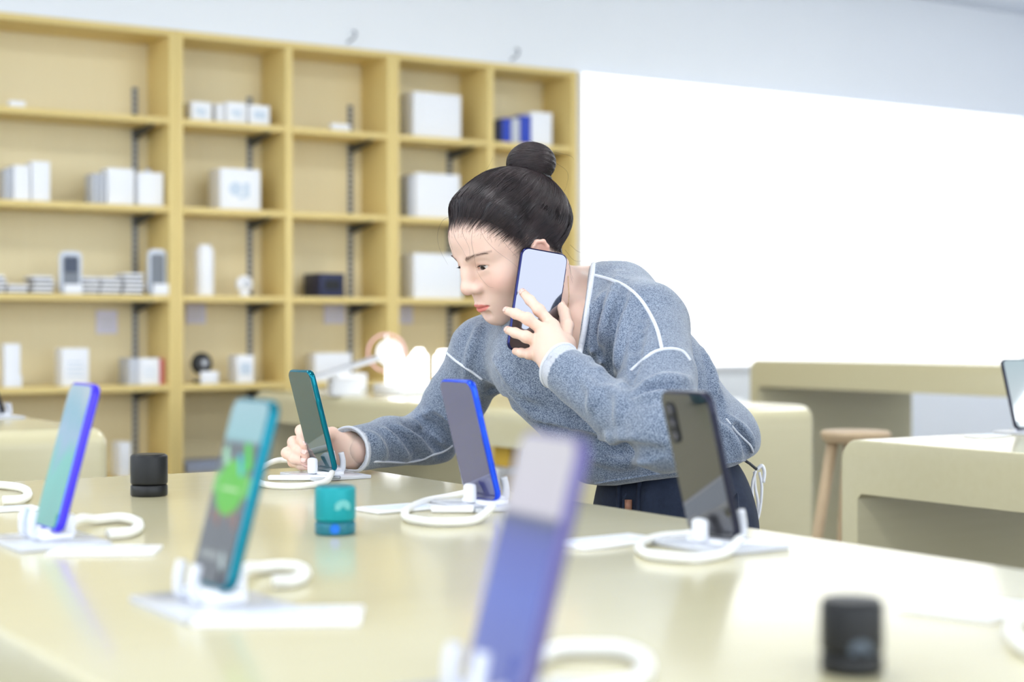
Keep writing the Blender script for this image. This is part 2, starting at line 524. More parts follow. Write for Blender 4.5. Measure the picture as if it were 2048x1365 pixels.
for pl, pr, pt, lab, mi in ((120, 164, 503, 'upright phone case package with a dark insert on the third shelf', M_case_dk), (297, 333, 499, 'upright phone case package with a grey insert beside the divider', M_case_in)):
    u0, u1, z0, z1 = place(pl, pr, pt, 2, 5.835)
    t = empty('phone_case', ((u0 + u1) / 2, 5.835, z0)); tag(t, lab, 'phone case', 'phone case packages on the third shelf')
    w, h = u1 - u0, z1 - z0
    R90 = Matrix.Rotation(0, 4, 'X')
    bm = bmesh.new(); prism(bm, rrect(w, h, .02, 6, 0, h / 2), .0, .014); bm_obj('shell', bm, M_case, t)
    bm = bmesh.new(); prism(bm, rrect(w * .74, h * .8, .012, 6, 0, h * .5), -.0015, -.0003); bm_obj('insert', bm, M_case_in, t)
    bm = bmesh.new(); prism(bm, rrect(w * .6, h * .36, .008, 4, 0, h * .68), -.003, -.0017); bm_obj('camera_cutout', bm, mi, t)
for pl, pr, pt, lab in ((130, 166, 569, 'small white price card leaning on the first phone case'), (308, 341, 568, 'small white price card leaning on the second phone case')):
    sbox('price_card', lab, 'card', pl, pr, pt, 2, M_white, v=5.815, d=.012, group='price cards on the third shelf')
# white tube, round speaker, black box, big carton
u0, u1, z0, z1 = place(397, 433, 489, 2)
t = empty('white_canister', ((u0 + u1) / 2, 5.87, z0)); tag(t, 'tall white cylinder with a narrower cap on the third shelf', 'canister')
w, h = u1 - u0, z1 - z0
bm = bmesh.new(); bm_cyl(bm, w / 2, w / 2, 0, h * .92, 28, None, .004); bm_obj('canister_body', bm, M_plastic, t)
bm = bmesh.new(); bm_cyl(bm, w / 2.6, w / 2.8, h * .92, h, 28, None, .003); bm_obj('cap', bm, M_plastic, t)
u0, u1, z0, z1 = place(477, 513, 551, 2)
t = empty('round_camera', ((u0 + u1) / 2, 5.87, z0)); tag(t, 'small round white home camera on a short foot on the third shelf', 'camera')
w = u1 - u0; h = z1 - z0
bm = bmesh.new(); bmesh.ops.create_uvsphere(bm, u_segments=24, v_segments=14, radius=w * .46, matrix=Matrix.Translation((0, 0, h - w * .46)) @ Matrix.Diagonal((1, .7, 1, 1))); bm_obj('head', bm, M_plastic, t)
bm = bmesh.new(); bm_cyl(bm, w * .3, w * .16, 0, h * .3, 24, None, .002); bm_obj('foot', bm, M_plastic, t)
bm = bmesh.new(); bm_cyl(bm, w * .2, w * .2, 0, .003, 20, Matrix.Translation((0, -w * .31, h - w * .46)) @ Matrix.Rotation(math.radians(90), 4, 'X')); bm_obj('lens', bm, M_grey, t)
sbox('black_carton', 'black box alone on the third shelf of the third bay', 'box', 640, 689, 547, 2, M_navy, d=.15, printed=('label', M_black))
sbox('large_carton', 'big white carton on the third shelf beside the woman\'s forehead', 'box', 828, 925, 508, 2, M_white, d=.12, group='big square white cartons')
# notices on the back panels
for pl, pr, pt, pb, lab in ((193, 235, 621, 668, 'pale lilac notice on the back panel of the wide bay'), (373, 412, 605, 648, 'pale lilac notice on the back panel right of the wide bay divider'),
                            (649, 690, 609, 648, 'pale lilac notice on the back panel above the tilted tablet'), (797, 826, 612, 648, 'pale lilac notice just left of the woman at shoulder height')):
    v = FV + DEPTH - .0095
    D0, u0 = PV(pl, v); D1, u1 = PV(pr, v); D = (D0 + D1) / 2
    z0 = CAM_H + (HORIZON - pb) * D / F_PX; z1 = min(CAM_H + (HORIZON - pt) * D / F_PX, SHZ[2] - TH / 2 - .002)
    t = empty('wall_notice', ((u0 + u1) / 2, v, z0)); tag(t, lab, 'notice', 'notices on the shelf back panels')
    w, h = u1 - u0, z1 - z0
    box('sheet', -w / 2, w / 2, 0, .0085, 0, h, M_lilac, t)
    bm = bmesh.new()
    for k in range(4): bm_box(bm, -w * .32, w * .32, -.0008, -.0001, h * (.2 + .15 * k), h * (.25 + .15 * k))
    bm_obj('printed_lines', bm, M_grey, t, smooth=False)
# fourth row
t = sbox('slim_carton', 'tall slim white carton near the left edge of the fourth shelf', 'box', 9, 41, 688, 3, M_white, d=.05)
sbox('price_card', 'small white card in front of the tall slim carton', 'card', 9, 44, 752, 3, M_white, v=5.82, d=.008)
sbox('carton', 'white rectangular carton with faint text on the fourth shelf', 'box', 125, 178, 697, 3, M_white, group=gB, printed=('lines', M_print))
sbox('carton', 'grey carton tucked left of a white one on the fourth shelf', 'box', 259, 279, 717, 3, M_grey, group=gB, v=5.86, d=.12)
sbox('carton', 'white carton right of the grey one on the fourth shelf', 'box', 281, 319, 717, 3, M_white, group=gB, printed=('lines', M_print))
sbox('carton', 'pale red carton at the right end of the wide bay, fourth shelf', 'box', 320, 328, 718, 3, M_red, group=gB, v=5.85, d=.1)
u0, u1, z0, z1 = place(392, 430, 710, 3)
t = empty('black_headphones', ((u0 + u1) / 2, 5.88, z0)); tag(t, 'round black headset with a pale centre on the fourth shelf', 'headset')
w = (u1 - u0); h = z1 - z0
pts = [(w * .42 * math.cos(a), 0, h - w * .45 + w * .42 * math.sin(a)) for a in [math.radians(d) for d in range(0, 360, 18)]]
tube('ring', catmull(pts, 2, True), .011, M_black, t, 8, True)
bm = bmesh.new(); bm_cyl(bm, w * .3, w * .34, -.0, .03, 24, Matrix.Translation((0, 0.01, h - w * .45)) @ Matrix.Rotation(math.radians(90), 4, 'X'), .004); bm_obj('ear_cup', bm, M_dsteel, t)
bm = bmesh.new(); bm_cyl(bm, w * .15, w * .15, 0, .002, 20, Matrix.Translation((w * .05, -.022, h - w * .4)) @ Matrix.Rotation(math.radians(90), 4, 'X')); bm_obj('cup_badge', bm, M_grey, t)
box('stand', -w * .2, w * .2, -.01, .05, 0, .012, M_black, t, .002)
sbox('price_card', 'white price card in front of the black headset', 'card', 402, 437, 743, 3, M_white, v=5.82, d=.01)
sbox('carton', 'small upright white carton right of the black headset', 'box', 474, 508, 711, 3, M_white, group=gB, printed=('label', M_print))
sbox('carton', 'low wide white carton behind the tilted tablet', 'box', 630, 703, 707, 3, M_white, group=gB, printed=('label', M_white))
# fifth row
sbox('carton', 'white carton low behind the round black speaker', 'box', 240, 262, 885, 4, M_white, group=gB)
sbox('storage_tray', 'wide low blue-grey tray on the bottom visible shelf', 'tray', 372, 545, 922, 4, mat('tray_plastic', srgb(150, 160, 185), .5), d=.18)
# ------------------------------------------------------------------ phones and what stands on the tables
M_clear = mat('frosted_acrylic', srgb(240, 243, 252), 0.12, trans=0.35, ior=1.3)
M_glassblk = mat('back_glass_dark', srgb(28, 30, 32), 0.04, coat=1.0, spec=0.9)


def screen_mat(name, kind):
    """picture shown on a lit phone screen, generated from object coordinates; the blue one includes a painted reflection"""
    m = mat(name, srgb(10, 12, 16), 0.05, coat=1.0)
    b = bsdf(m)
    tc = nd(m, 'ShaderNodeTexCoord'); sp = nd(m, 'ShaderNodeSeparateXYZ'); lk(m, tc.outputs['Generated'], sp.inputs[0])
    cr = nd(m, 'ShaderNodeValToRGB'); e = cr.color_ramp
    src = sp.outputs['Z']
    if kind == 'aurora':
        nz = nd(m, 'ShaderNodeTexNoise', Scale=1.6, Detail=1.0)
        mp = nd(m, 'ShaderNodeMapping'); mp.inputs['Scale'].default_value = (1, 1.6, 1)
        lk(m, tc.outputs['Generated'], mp.inputs[0]); lk(m, mp.outputs[0], nz.inputs['Vector'])
        ad = nd(m, 'ShaderNodeMath', operation='MULTIPLY_ADD'); ad.inputs[1].default_value = .7
        sub = nd(m, 'ShaderNodeMath', operation='SUBTRACT'); sub.inputs[1].default_value = .35
        lk(m, sp.outputs['Z'], sub.inputs[0]); lk(m, nz.outputs[0], ad.inputs[0]); lk(m, sub.outputs[0], ad.inputs[2]); src = ad.outputs[0]
        cols = [(0, (10, 170, 150)), (.42, (0, 190, 170)), (.5, (70, 175, 185)), (.62, (120, 170, 205)), (.75, (80, 165, 190)), (1, (165, 190, 200))]
    elif kind == 'green':
        cols = [(0, (20, 22, 24)), (.12, (28, 26, 24)), (.40, (36, 30, 28)), (.47, (60, 55, 50)), (.49, (92, 200, 40)), (.58, (92, 200, 40)), (.60, (14, 60, 40)), (.64, (16, 20, 20)), (.76, (12, 40, 34)), (.79, (130, 195, 200)), (1, (150, 200, 210))]
        e.interpolation = 'LINEAR'
    elif kind == 'pale':
        cols = [(0, (205, 222, 228)), (.5, (216, 230, 236)), (1, (198, 220, 228))]
    else:
        cols = [(0, (84, 96, 190)), (.35, (70, 96, 210)), (.55, (60, 76, 190)), (.63, (50, 62, 160)), (.67, (44, 46, 90)), (.695, (220, 214, 226)), (1, (224, 220, 226))]  # pale top stands in for the white wall reflected in the glass
    while len(e.elements) < len(cols): e.elements.new(.5)
    for k, (p, c) in enumerate(cols):
        e.elements[k].position = p; e.elements[k].color = srgb(*c)
    lk(m, src, cr.inputs[0]); lk(m, cr.outputs[0], b.inputs['Emission Color'])
    b.inputs['Emission Strength'].default_value = .40
    return m


def phone_parts(t, fr, back, scr, w=.0745, h=.158, th=.0085, cams=True):
    """phone local: x right across the screen seen from +y side, y = out of the screen, z up; origin bottom centre"""
    bm = bmesh.new(); prism(bm, rrect(w, h, .011, 6, 0, h / 2), -th / 2, th / 2)
    es = [e for e in bm.edges if abs(e.verts[0].co.y - e.verts[1].co.y) < 1e-6]
    bmesh.ops.recalc_face_normals(bm, faces=bm.faces[:])
    bmesh.ops.bevel(bm, geom=es, offset=.0028, segments=3, affect='EDGES', profile=.5)
    bm_obj('frame', bm, fr, t, True, 40)
    bm = bmesh.new(); prism(bm, rrect(w - .006, h - .006, .009, 6, 0, h / 2), th / 2 - .0001, th / 2 + .0004); bmesh.ops.recalc_face_normals(bm, faces=bm.faces[:]); bm_obj('screen', bm, scr, t)
    bm = bmesh.new(); prism(bm, rrect(w - .004, h - .004, .010, 6, 0, h / 2), -th / 2 - .0004, -th / 2 + .0001); bmesh.ops.recalc_face_normals(bm, faces=bm.faces[:]); bk = bm_obj('back_glass', bm, back, t)
    if cams:
        bm = bmesh.new(); prism(bm, rrect(.014, .042, .0068, 6, -w / 2 + .014, h - .032), -th / 2 - .0018, -th / 2 - .0004); bmesh.ops.recalc_face_normals(bm, faces=bm.faces[:])
        c = bm_obj('camera_module', bm, M_black, t)
        for k in range(3):
            bm = bmesh.new(); bm_cyl(bm, .0048, .0044, 0, .0009, 20, Matrix.Translation((-w / 2 + .014, -th / 2 - .0018, h - .019 - .013 * k)) @ Matrix.Rotation(math.radians(90), 4, 'X'))
            l = bm_obj('lens', bm, M_lens, c)
    bm = bmesh.new()
    bm_box(bm, w / 2 - .0006, w / 2 + .0007, -.0012, .0012, h * .62, h * .70); bm_box(bm, w / 2 - .0006, w / 2 + .0007, -.0012, .0012, h * .73, h * .86)
    bm_obj('side_button', bm, fr, t, smooth=False)


M_lens = mat('camera_lens', srgb(30, 34, 60), 0.05, coat=1.0)
TILT = math.radians(15)


def stand_phone(corner_px, z_b, face, fr, back, scr, label, cams=True, h=.150, tilt=TILT, yaw=0.0, depth=None):
    """face=+1: screen looks to +u, face=-1: to -u. corner_px is the pixel of the near bottom corner."""
    c = G(corner_px[0], corner_px[1], TABLE_H + z_b) if depth is None else W(corner_px[0], corner_px[1], depth)
    c = Vector((c.x, c.y + .037, TABLE_H + z_b))
    t = empty('smartphone', c); tag(t, label, 'phone', 'smartphones on the display tables')
    # local y (screen normal) -> +-u ; leaning back: screen normal points up
    rz = -math.pi / 2 if face > 0 else math.pi / 2
    t.rotation_mode = 'QUATERNION'
    q = Matrix.Rotation(rz + yaw, 4, 'Z') @ Matrix.Rotation(tilt, 4, 'X')
    t.rotation_quaternion = q.to_quaternion()
    phone_parts(t, fr, back, scr, h=h, cams=cams)
    return t, c


M_fr_teal = mat('teal_frame', srgb(0, 112, 130), .2, .7)
M_fr_blue = mat('blue_frame', srgb(30, 80, 230), .22, .6)
M_fr_dark = mat('graphite_frame', srgb(40, 42, 60), .22, .6)
M_fr_viol = mat('violet_frame', srgb(66, 50, 225), .25, .4)
M_fr_navy = mat('indigo_frame', srgb(96, 90, 140), .3, .4)
M_bk_teal = mat('teal_back_glass', srgb(20, 66, 76), .05, coat=1.0, spec=.9)
M_bk_blue = mat('blue_back_glass', srgb(54, 56, 110), .05, coat=1.0, spec=.9)
M_bk_dark = mat('graphite_back_glass', srgb(40, 40, 44), .05, coat=1.0, spec=.9)
M_off = mat('dark_screen', srgb(10, 12, 16), .05, coat=1.0)


def phone_stand(c, face, label, cable_pts=None, base_off=0.0, group='acrylic phone stands'):
    """clear base plate, white puck and two prongs holding the phone bottom at c"""
    t = empty('phone_stand', (c.x, c.y, TABLE_H)); tag(t, label, 'phone stand', group)
    s = face
    box('base_plate', -.045 - base_off * s, .045 - base_off * s, -.058, .058, .0004, .0055, M_clear, t, .001)
    bm = bmesh.new(); bm_box(bm, -.016, .018, -.028, .028, .0056, c.z - TABLE_H - .001, .004, 2); bm_obj('holder_block', bm, M_plastic, t)
    for y in (-.015, .015):
        f = tube('prong', catmull([(-.002 * s, y, .014), (.018 * s, y, .010), (.021 * s, y, .022), (.018 * s, y, .036)], 5), .0045, M_clear, t, 8)
    # a security foot at the back that props the phone
    bm = bmesh.new(); bm_box(bm, -.026 if s > 0 else .014, -.014 if s > 0 else .026, -.008, .008, .0056, .029, .004, 2); bm_obj('back_prop', bm, M_plastic, t)
    return t


def loop_cable(pts, label, r=.0042, closed=False, conn=None):
    P = [Vector((p[0], p[1], TABLE_H + r + (p[2] if len(p) > 2 else .0006))) for p in pts]
    v, f = tube_arrays(catmull(P, 8, closed), r, 8, closed)
    t = mesh_obj('charging_cable', v, f, M_cable, None, True)
    tag(t, label, 'cable', 'white charging cables')
    return t


def card(px_c, w, d, rz, label, name='spec_card', th=.003):
    c = G(*px_c)
    t = empty(name, (c.x, c.y, TABLE_H + .0004), rz); tag(t, label, 'card', 'white cards on the display tables')
    box('plate', -w / 2, w / 2, -d / 2, d / 2, 0, th, M_plastic, t, .0008)
    bm = bmesh.new()
    for k in range(5): bm_box(bm, -w * .4, w * (.4 - .1 * (k % 2)), -d * .36 + k * d * .15, -d * .34 + k * d * .15 + .002, th, th + .0003)
    bm_obj('printed_lines', bm, M_print, t, smooth=False)
    return t


Zb = .016
# right-hand row, backs to the camera
teal, c_teal = stand_phone((673, 945), .010, 1, M_fr_teal, M_bk_teal, M_off, 'teal smartphone the woman grips, standing at the far corner of the table', h=.151, cams=False)
blue, c_blue = stand_phone((1001, 1003), .010, 1, M_fr_blue, M_bk_blue, M_off, 'bright blue edged smartphone standing in front of the woman\'s chest', h=.149, cams=False)
dark, c_dark = stand_phone((1482, 1082), .010, 1, M_fr_dark, M_bk_dark, M_off, 'dark graphite smartphone standing in front of the woman\'s elbow', h=.149)
# left-hand row, screens to the camera's left
viol, c_viol = stand_phone((119, 1068), .014, -1, M_fr_viol, M_bk_blue, screen_mat('screen_aurora', 'aurora'), 'violet edged smartphone with a turquoise wallpaper, leftmost on the front table', yaw=math.radians(0))
green, c_green = stand_phone((462, 1188), .016, -1, M_fr_teal, M_bk_teal, screen_mat('screen_green', 'green'), 'teal edged smartphone showing a green badge on a dark screen', h=.148)
front, c_front = stand_phone((1066, 1408), .010, -1, M_fr_navy, M_bk_blue, screen_mat('screen_blue', 'blue'), 'large out-of-focus smartphone with a blue screen and painted pale reflection nearest the camera', h=.148, yaw=math.radians(-6))
# picture details on the screen with the green badge
def on_screen(t, name, poly, m, lift, h=.148, th=.0085):
    bm = bmesh.new(); prism(bm, poly, th / 2 + .0004, th / 2 + lift); bmesh.ops.recalc_face_normals(bm, faces=bm.faces[:])
    return bm_obj(name, bm, m, [c for c in t.children if c.name.startswith('screen')][0], smooth=False)


def glow(name, c, e=.42): return mat(name, srgb(10, 10, 10), .1, emit=srgb(*c), estr=e)


on_screen(green, 'green_badge', [(.027 * math.cos(a), .077 + .022 * math.sin(a)) for a in [math.radians(d) for d in range(0, 360, 12)]], glow('badge_green', (96, 205, 48)), .0006)
on_screen(green, 'badge_lines', [(-.016, .074), (.016, .074), (.016, .0765), (-.016, .0765)], glow('badge_pale', (190, 235, 170)), .0008)
on_screen(green, 'bright_patch', [(-.030, .094), (-.018, .112), (-.008, .112), (-.020, .090)], glow('patch_green', (70, 220, 40)), .0006)
on_screen(green, 'cyan_patch', [(-.018, .088), (-.006, .104), (.0, .102), (-.012, .086)], glow('patch_cyan', (60, 200, 220)), .0008)
on_screen(green, 'pale_patch', [(.014, .096), (.024, .110), (.030, .104), (.022, .092)], glow('patch_pale', (170, 230, 190)), .0006)
for k in range(5): on_screen(green, 'orange_line', [(-.024 + .011 * k, .046 + .004 * (k % 3)), (-.0228 + .011 * k, .046 + .004 * (k % 3)), (-.0226 + .011 * k, .058 + .004 * (k % 2)), (-.0238 + .011 * k, .058 + .004 * (k % 2))], glow('line_orange', (230, 130, 70)), .0006)
for k in range(6): on_screen(green, 'pale_letter_stroke', [(-.006 + .0055 * k, .020), (-.0035 + .0055 * k, .020), (-.0028 + .0055 * k, .027), (-.0053 + .0055 * k, .027)], glow('stroke_pale', (190, 200, 200)), .0006)
on_screen(green, 'pale_leaf', [(-.022, .012), (-.014, .018), (-.013, .030), (-.020, .024)], glow('leaf_pale', (200, 220, 220)), .0006)
phone_stand(c_teal, 1, 'clear phone stand under the teal phone the woman grips')
phone_stand(c_blue, 1, 'clear phone stand under the bright blue edged phone')
phone_stand(c_dark, 1, 'clear phone stand under the dark graphite phone')
phone_stand(c_viol, -1, 'clear phone stand under the violet edged phone')
phone_stand(c_green, -1, 'clear phone stand under the phone with the green badge')
phone_stand(c_front, -1, 'clear phone stand under the phone nearest the camera, at the bottom edge')


def px_loop(pxs, label, r=.0042, closed=False, lift=None):
    pts = []
    for i, (x, y) in enumerate(pxs):
        g = G(x, y); pts.append((g.x, g.y, (lift[i] if lift else 0) + .0006))
    return loop_cable(pts, label, r, closed)


px_loop([(640, 946), (600, 938), (555, 936), (520, 944), (508, 958), (520, 974), (560, 981), (610, 980), (650, 972), (664, 962)], 'white cable looped on the table left of the teal phone', .0045, lift=[.006, .006, .006, 0, 0, 0, 0, 0, 0, .006])
px_loop([(960, 1000), (900, 1002), (850, 1012), (815, 1028), (812, 1044), (850, 1053), (900, 1055), (950, 1050), (985, 1036)], 'white cable looped on the table left of the blue edged phone', .0045, lift=[.007, 0, 0, 0, 0, 0, 0, 0, .007])
px_loop([(1430, 1082), (1380, 1080), (1320, 1086), (1280, 1100), (1290, 1118), (1340, 1126), (1400, 1128), (1450, 1118), (1480, 1104)], 'white cable looped on the table left of the dark graphite phone', .0045, lift=[.007, 0, 0, 0, 0, 0, 0, 0, .007])
px_loop([(130, 1082), (160, 1062), (190, 1052), (240, 1048), (272, 1055), (276, 1068), (255, 1078), (215, 1082)], 'white cable curled right of the violet edged phone', .0055, lift=[.008, .006, 0, 0, 0, 0, 0, 0])
px_loop([(470, 1192), (490, 1168), (520, 1152), (560, 1148), (600, 1152), (608, 1166), (585, 1178), (545, 1180)], 'white cable curled right of the phone with the green badge', .0055, lift=[.008, .006, 0, 0, 0, 0, 0, 0])
px_loop([(1060, 1350), (1110, 1322), (1180, 1318), (1250, 1322), (1290, 1345), (1270, 1385), (1180, 1400), (1100, 1395)], 'white cable curled right of the phone nearest the camera', .0055)
px_loop([(-60, 985), (-20, 980), (20, 982), (48, 988), (56, 1000), (40, 1010), (5, 1012)], 'white cable curled at the left edge of the front table', .0055)
px_loop([(2120, 1330), (2060, 1318), (2028, 1290), (2030, 1262), (2065, 1245), (2120, 1250)], 'white cable curled at the right edge of the front table', .0055)
# metal connector pieces inside the loops
for i, (px, w, lab) in enumerate((((600, 962), .09, 'silver connector strip in the cable loop by the teal phone'), ((905, 1026), .05, 'white connector in the cable loop by the blue edged phone'))):
    g = G(*px)
    t = empty('cable_connector', (g.x, g.y, TABLE_H + .0006), math.radians(-33)); tag(t, lab, 'connector')
    box('shell', -w / 2, w / 2, -.007, .007, 0, .007, M_plastic, t, .002)
    box('plug', w / 2, w / 2 + .012, -.005, .005, .002, .006, M_steel, t, .0008)
card((800, 1020), .10, .06, math.radians(5), 'thin white card lying left of the blue phone\'s cable loop')
card((1215, 1088), .11, .06, math.radians(5), 'thin white card lying left of the dark phone\'s cable loop')
card((1945, 1222), .085, .075, math.radians(14), 'thin white card lying at the right of the front table behind the black speaker')
card((210, 1106), .10, .055, math.radians(-30), 'white card lying beside the violet edged phone\'s stand')
card((560, 1238), .12, .07, math.radians(-30), 'white card lying beside the stand of the phone with the green badge')
card((15, 1022), .07, .04, math.radians(0), 'white card lying at the left edge of the front table')


def speaker(px_l, px_r, py_b, py_t, m, mring, label, emblem=None):
    cx = (px_l + px_r) / 2 - 5
    c0 = G(cx, py_b + 5)
    D = F_PX * (CAM_H - TABLE_H) / (py_b + 5 - HORIZON)
    r = (px_r - px_l) / 2 * D / F_PX
    fw = Vector((SY, CY, 0)); c = c0 + fw * r
    Dc = D + r
    r = (px_r - px_l) / 2 * Dc / F_PX * 1.02
    h = (py_b - py_t) * D / F_PX * .99
    t = empty('mini_speaker', (c.x, c.y, TABLE_H + .0004), -YAW); tag(t, label, 'speaker', 'round mini speakers on the front table')
    bm = bmesh.new(); bm_cyl(bm, r, r, .0, h * .27, 48, None, .002); bm_obj('base', bm, mring, t)
    bm = bmesh.new(); bm_cyl(bm, r, r, h * .27, h, 48, None, .0035, 3); bm_obj('grille', bm, m, t)
    bm = bmesh.new(); bm_cyl(bm, r * .86, r * .86, h, h + .0006, 48); bm_obj('top_disc', bm, mring, t)
    return t, r, h


M_sp_blk = noise_mat(mat('speaker_mesh_black', srgb(10, 11, 14), .42), srgb(6, 7, 10), srgb(18, 20, 25), 900)
M_sp_blk2 = mat('speaker_black', srgb(9, 10, 13), .35)
M_sp_teal = noise_mat(mat('speaker_mesh_teal', srgb(0, 150, 160), .4, .25), srgb(0, 140, 150), srgb(10, 160, 168), 700)
M_sp_teal2 = mat('speaker_teal', srgb(20, 112, 130), .35)
M_emb = mat('speaker_emblem', srgb(84, 94, 106), .4)
M_emb2 = mat('speaker_emblem_pale', srgb(110, 190, 190), .4)
speaker(259, 331, 991, 907, M_sp_blk, M_sp_blk2, 'small round black speaker, the farther of the two black ones')


def on_cyl(t, r, h, u, v, shape, name, m, s=.012):
    """flat emblem wrapped on the side at angle u (deg from the front), height v"""
    a0 = math.radians(-90 + u)
    vs, fs = [], []
    polys = shape
    for poly in polys:
        b = len(vs)
        for (x, z) in poly:
            a = a0 + x * s / r
            for rr in (r + .0003, r + .0008): vs.append((rr * math.cos(a), rr * math.sin(a), v + z * s))
        n = len(poly)
        fs.append([b + 2 * i + 1 for i in range(n)]); fs.append([b + 2 * i for i in reversed(range(n))])
        for i in range(n):
            j = (i + 1) % n
            fs.append((b + 2 * i, b + 2 * j, b + 2 * j + 1, b + 2 * i + 1))
    return mesh_obj(name, vs, fs, m, t)


def petals(n=8, half=True):
    out = []
    for k in range(n):
        a = math.radians(8 + k * (164 / (n - 1)))
        c, s_ = math.cos(a), math.sin(a)
        L = 1.0 if 0 < k < n - 1 else .8
        pts = [(.2, 0), (.6, .19), (.9, .15), (L, 0), (.9, -.15), (.6, -.19)]
        out.append([(x * c - y * s_, x * s_ + y * c - .35) for x, y in pts])
    return out


def disc(rad, n=20, cx=0, cz=0): return [[(cx + rad * math.cos(2 * math.pi * k / n), cz + rad * math.sin(2 * math.pi * k / n)) for k in range(n)]]


t, r, h = speaker(631, 711, 1069, 971, M_sp_teal, M_sp_teal2, 'small round teal speaker with a pale flower emblem and blue button')
on_cyl(t, r, h, 28, h * .62, petals(), 'emblem', M_emb2, .010)
on_cyl(t, r, h, 5, h * .145, disc(1), 'blue_button', mat('blue_button', srgb(0, 110, 215), .4), .0052)
t, r, h = speaker(1660, 1784, 1355, 1203, M_sp_blk, M_sp_blk2, 'larger looking round black speaker nearest the camera at lower right')
on_cyl(t, r, h, 5, h * .40, petals(), 'emblem', M_emb, .0080)

# right table: phone with a pale screen
c = G(2006, 868)
t = empty('smartphone', (c.x + .04, c.y - .035, TABLE_H + .010)); tag(t, 'smartphone with a pale lit screen at the right edge on the right table', 'phone', 'smartphones on the display tables')
t.rotation_mode = 'QUATERNION'
t.rotation_quaternion = (Matrix.Rotation(math.radians(-30 + 180 + 20), 4, 'Z') @ Matrix.Rotation(math.radians(18), 4, 'X')).to_quaternion()
phone_parts(t, M_fr_dark, M_bk_dark, screen_mat('screen_pale', 'pale'), h=.15)
c2 = Vector((c.x + .04, c.y - .035, TABLE_H + .010))
phone_stand(c2, -1, 'clear phone stand under the phone at the right edge')
card((1975, 874), .10, .05, 0.2, 'white card lying on the right table beside the pale screen phone')
# left table: dark phone
c = G(8, 838)
stp = empty('smartphone', (c.x, c.y, TABLE_H + .012)); tag(stp, 'dark smartphone cut by the left edge, standing on the left table', 'phone', 'smartphones on the display tables')
stp.rotation_mode = 'QUATERNION'
stp.rotation_quaternion = (Matrix.Rotation(-math.pi / 2, 4, 'Z') @ Matrix.Rotation(math.radians(18), 4, 'X')).to_quaternion()
phone_parts(stp, M_fr_dark, M_bk_dark, M_off, h=.15)
stp.location.y += .037
phone_stand(stp.location, 1, 'clear phone stand under the dark phone at the left edge')

# middle table
def mid(px, py): return G(px, py)


c = mid(690, 792)
t = empty('tilted_tablet', (c.x, c.y, TABLE_H + .0005), math.radians(-18)); tag(t, 'white tablet propped at a low angle on a white block, middle table', 'tablet')
bm = bmesh.new(); bm_box(bm, -.05, .05, -.05, .05, 0, .055, .006); bm_obj('riser', bm, M_plastic, t)
bm = bmesh.new(); bm_box(bm, -.13, .13, -.09, .09, 0, .008, .003, 2, Matrix.Translation((.0, 0, .085)) @ Matrix.Rotation(math.radians(-17), 4, 'Y')); bm_obj('tablet', bm, M_plastic, t)
bm = bmesh.new(); bm_box(bm, -.12, .12, -.08, .08, .0083, .009, 0, 2, Matrix.Translation((.0, 0, .085)) @ Matrix.Rotation(math.radians(-17), 4, 'Y')); bm_obj('screen', bm, M_grey, t)
c = mid(694, 781)
t = empty('carton', (c.x, c.y, TABLE_H + .0005), .1); tag(t, 'white box standing on the middle table left of the tilted tablet', 'box')
box('carton', -.06, .06, -.04, .04, 0, .06, M_white, t, .003)
# lit display with white cylinders
c = mid(830, 790)
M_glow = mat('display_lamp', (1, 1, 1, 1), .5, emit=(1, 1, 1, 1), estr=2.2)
t = empty('lit_plinth', (c.x + .05, c.y + .03, TABLE_H + .0005)); tag(t, 'low white lit plinth on the middle table left of the woman', 'plinth')
box('plinth', -.14, .14, -.10, .10, 0, .035, M_plastic, t, .006)
for k, (dx, dy, hh) in enumerate(((-.10, .02, .115), (-.05, -.04, .105), (0.0, .03, .115), (.055, -.03, .11), (.10, .03, .11))):
    b = empty('glowing_bottle', (c.x + .05 + dx, c.y + .03 + dy, TABLE_H + .0365))
    tag(b, ['leftmost', 'second from left', 'middle', 'fourth from left', 'rightmost'][k] + ' of five bright white cylinders on the lit plinth', 'lamp', 'bright white cylinders on the lit plinth')
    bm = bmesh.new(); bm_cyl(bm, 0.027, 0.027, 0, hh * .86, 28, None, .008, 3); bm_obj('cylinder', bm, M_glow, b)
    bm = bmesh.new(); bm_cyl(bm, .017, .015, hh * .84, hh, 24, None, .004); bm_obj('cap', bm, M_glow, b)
c = mid(800, 790)
t = empty('round_sign', (c.x + .10, c.y + .28, TABLE_H + .0005), -.5); tag(t, 'round pale sign with a thin red rim standing behind the lit plinth', 'sign')
rc = .135
bm = bmesh.new(); bm_cyl(bm, .045, .045, 0, .003, 28, Matrix.Translation((.01, .002, rc)) @ Matrix.Rotation(math.radians(90), 4, 'X')); bm_obj('face', bm, M_white, t)
pts = [(.065 * math.cos(a), 0, rc + .065 * math.sin(a)) for a in [math.radians(d) for d in range(0, 360, 15)]]
tube('rim', pts, .004, mat('pale_red', srgb(240, 190, 186), .5), t, 8, True)
bm = bmesh.new(); bm_box(bm, -.004, .004, -.003, .003, 0.004, rc - .062); bm_box(bm, -.004, .004, -.003, .003, rc - .066, rc + .066); bm_box(bm, -.03, .03, -.03, .03, 0, .005); bm_obj('post', bm, M_plastic, t, smooth=False)
c = mid(1490, 806)
t = empty('white_pad', (c.x - .12, c.y + .06, TABLE_H + .0005), .1); tag(t, 'flat white pad on the middle table behind the woman\'s back', 'pad')
box('pad', -.12, .12, -.06, .06, 0, .012, M_white, t, .002)

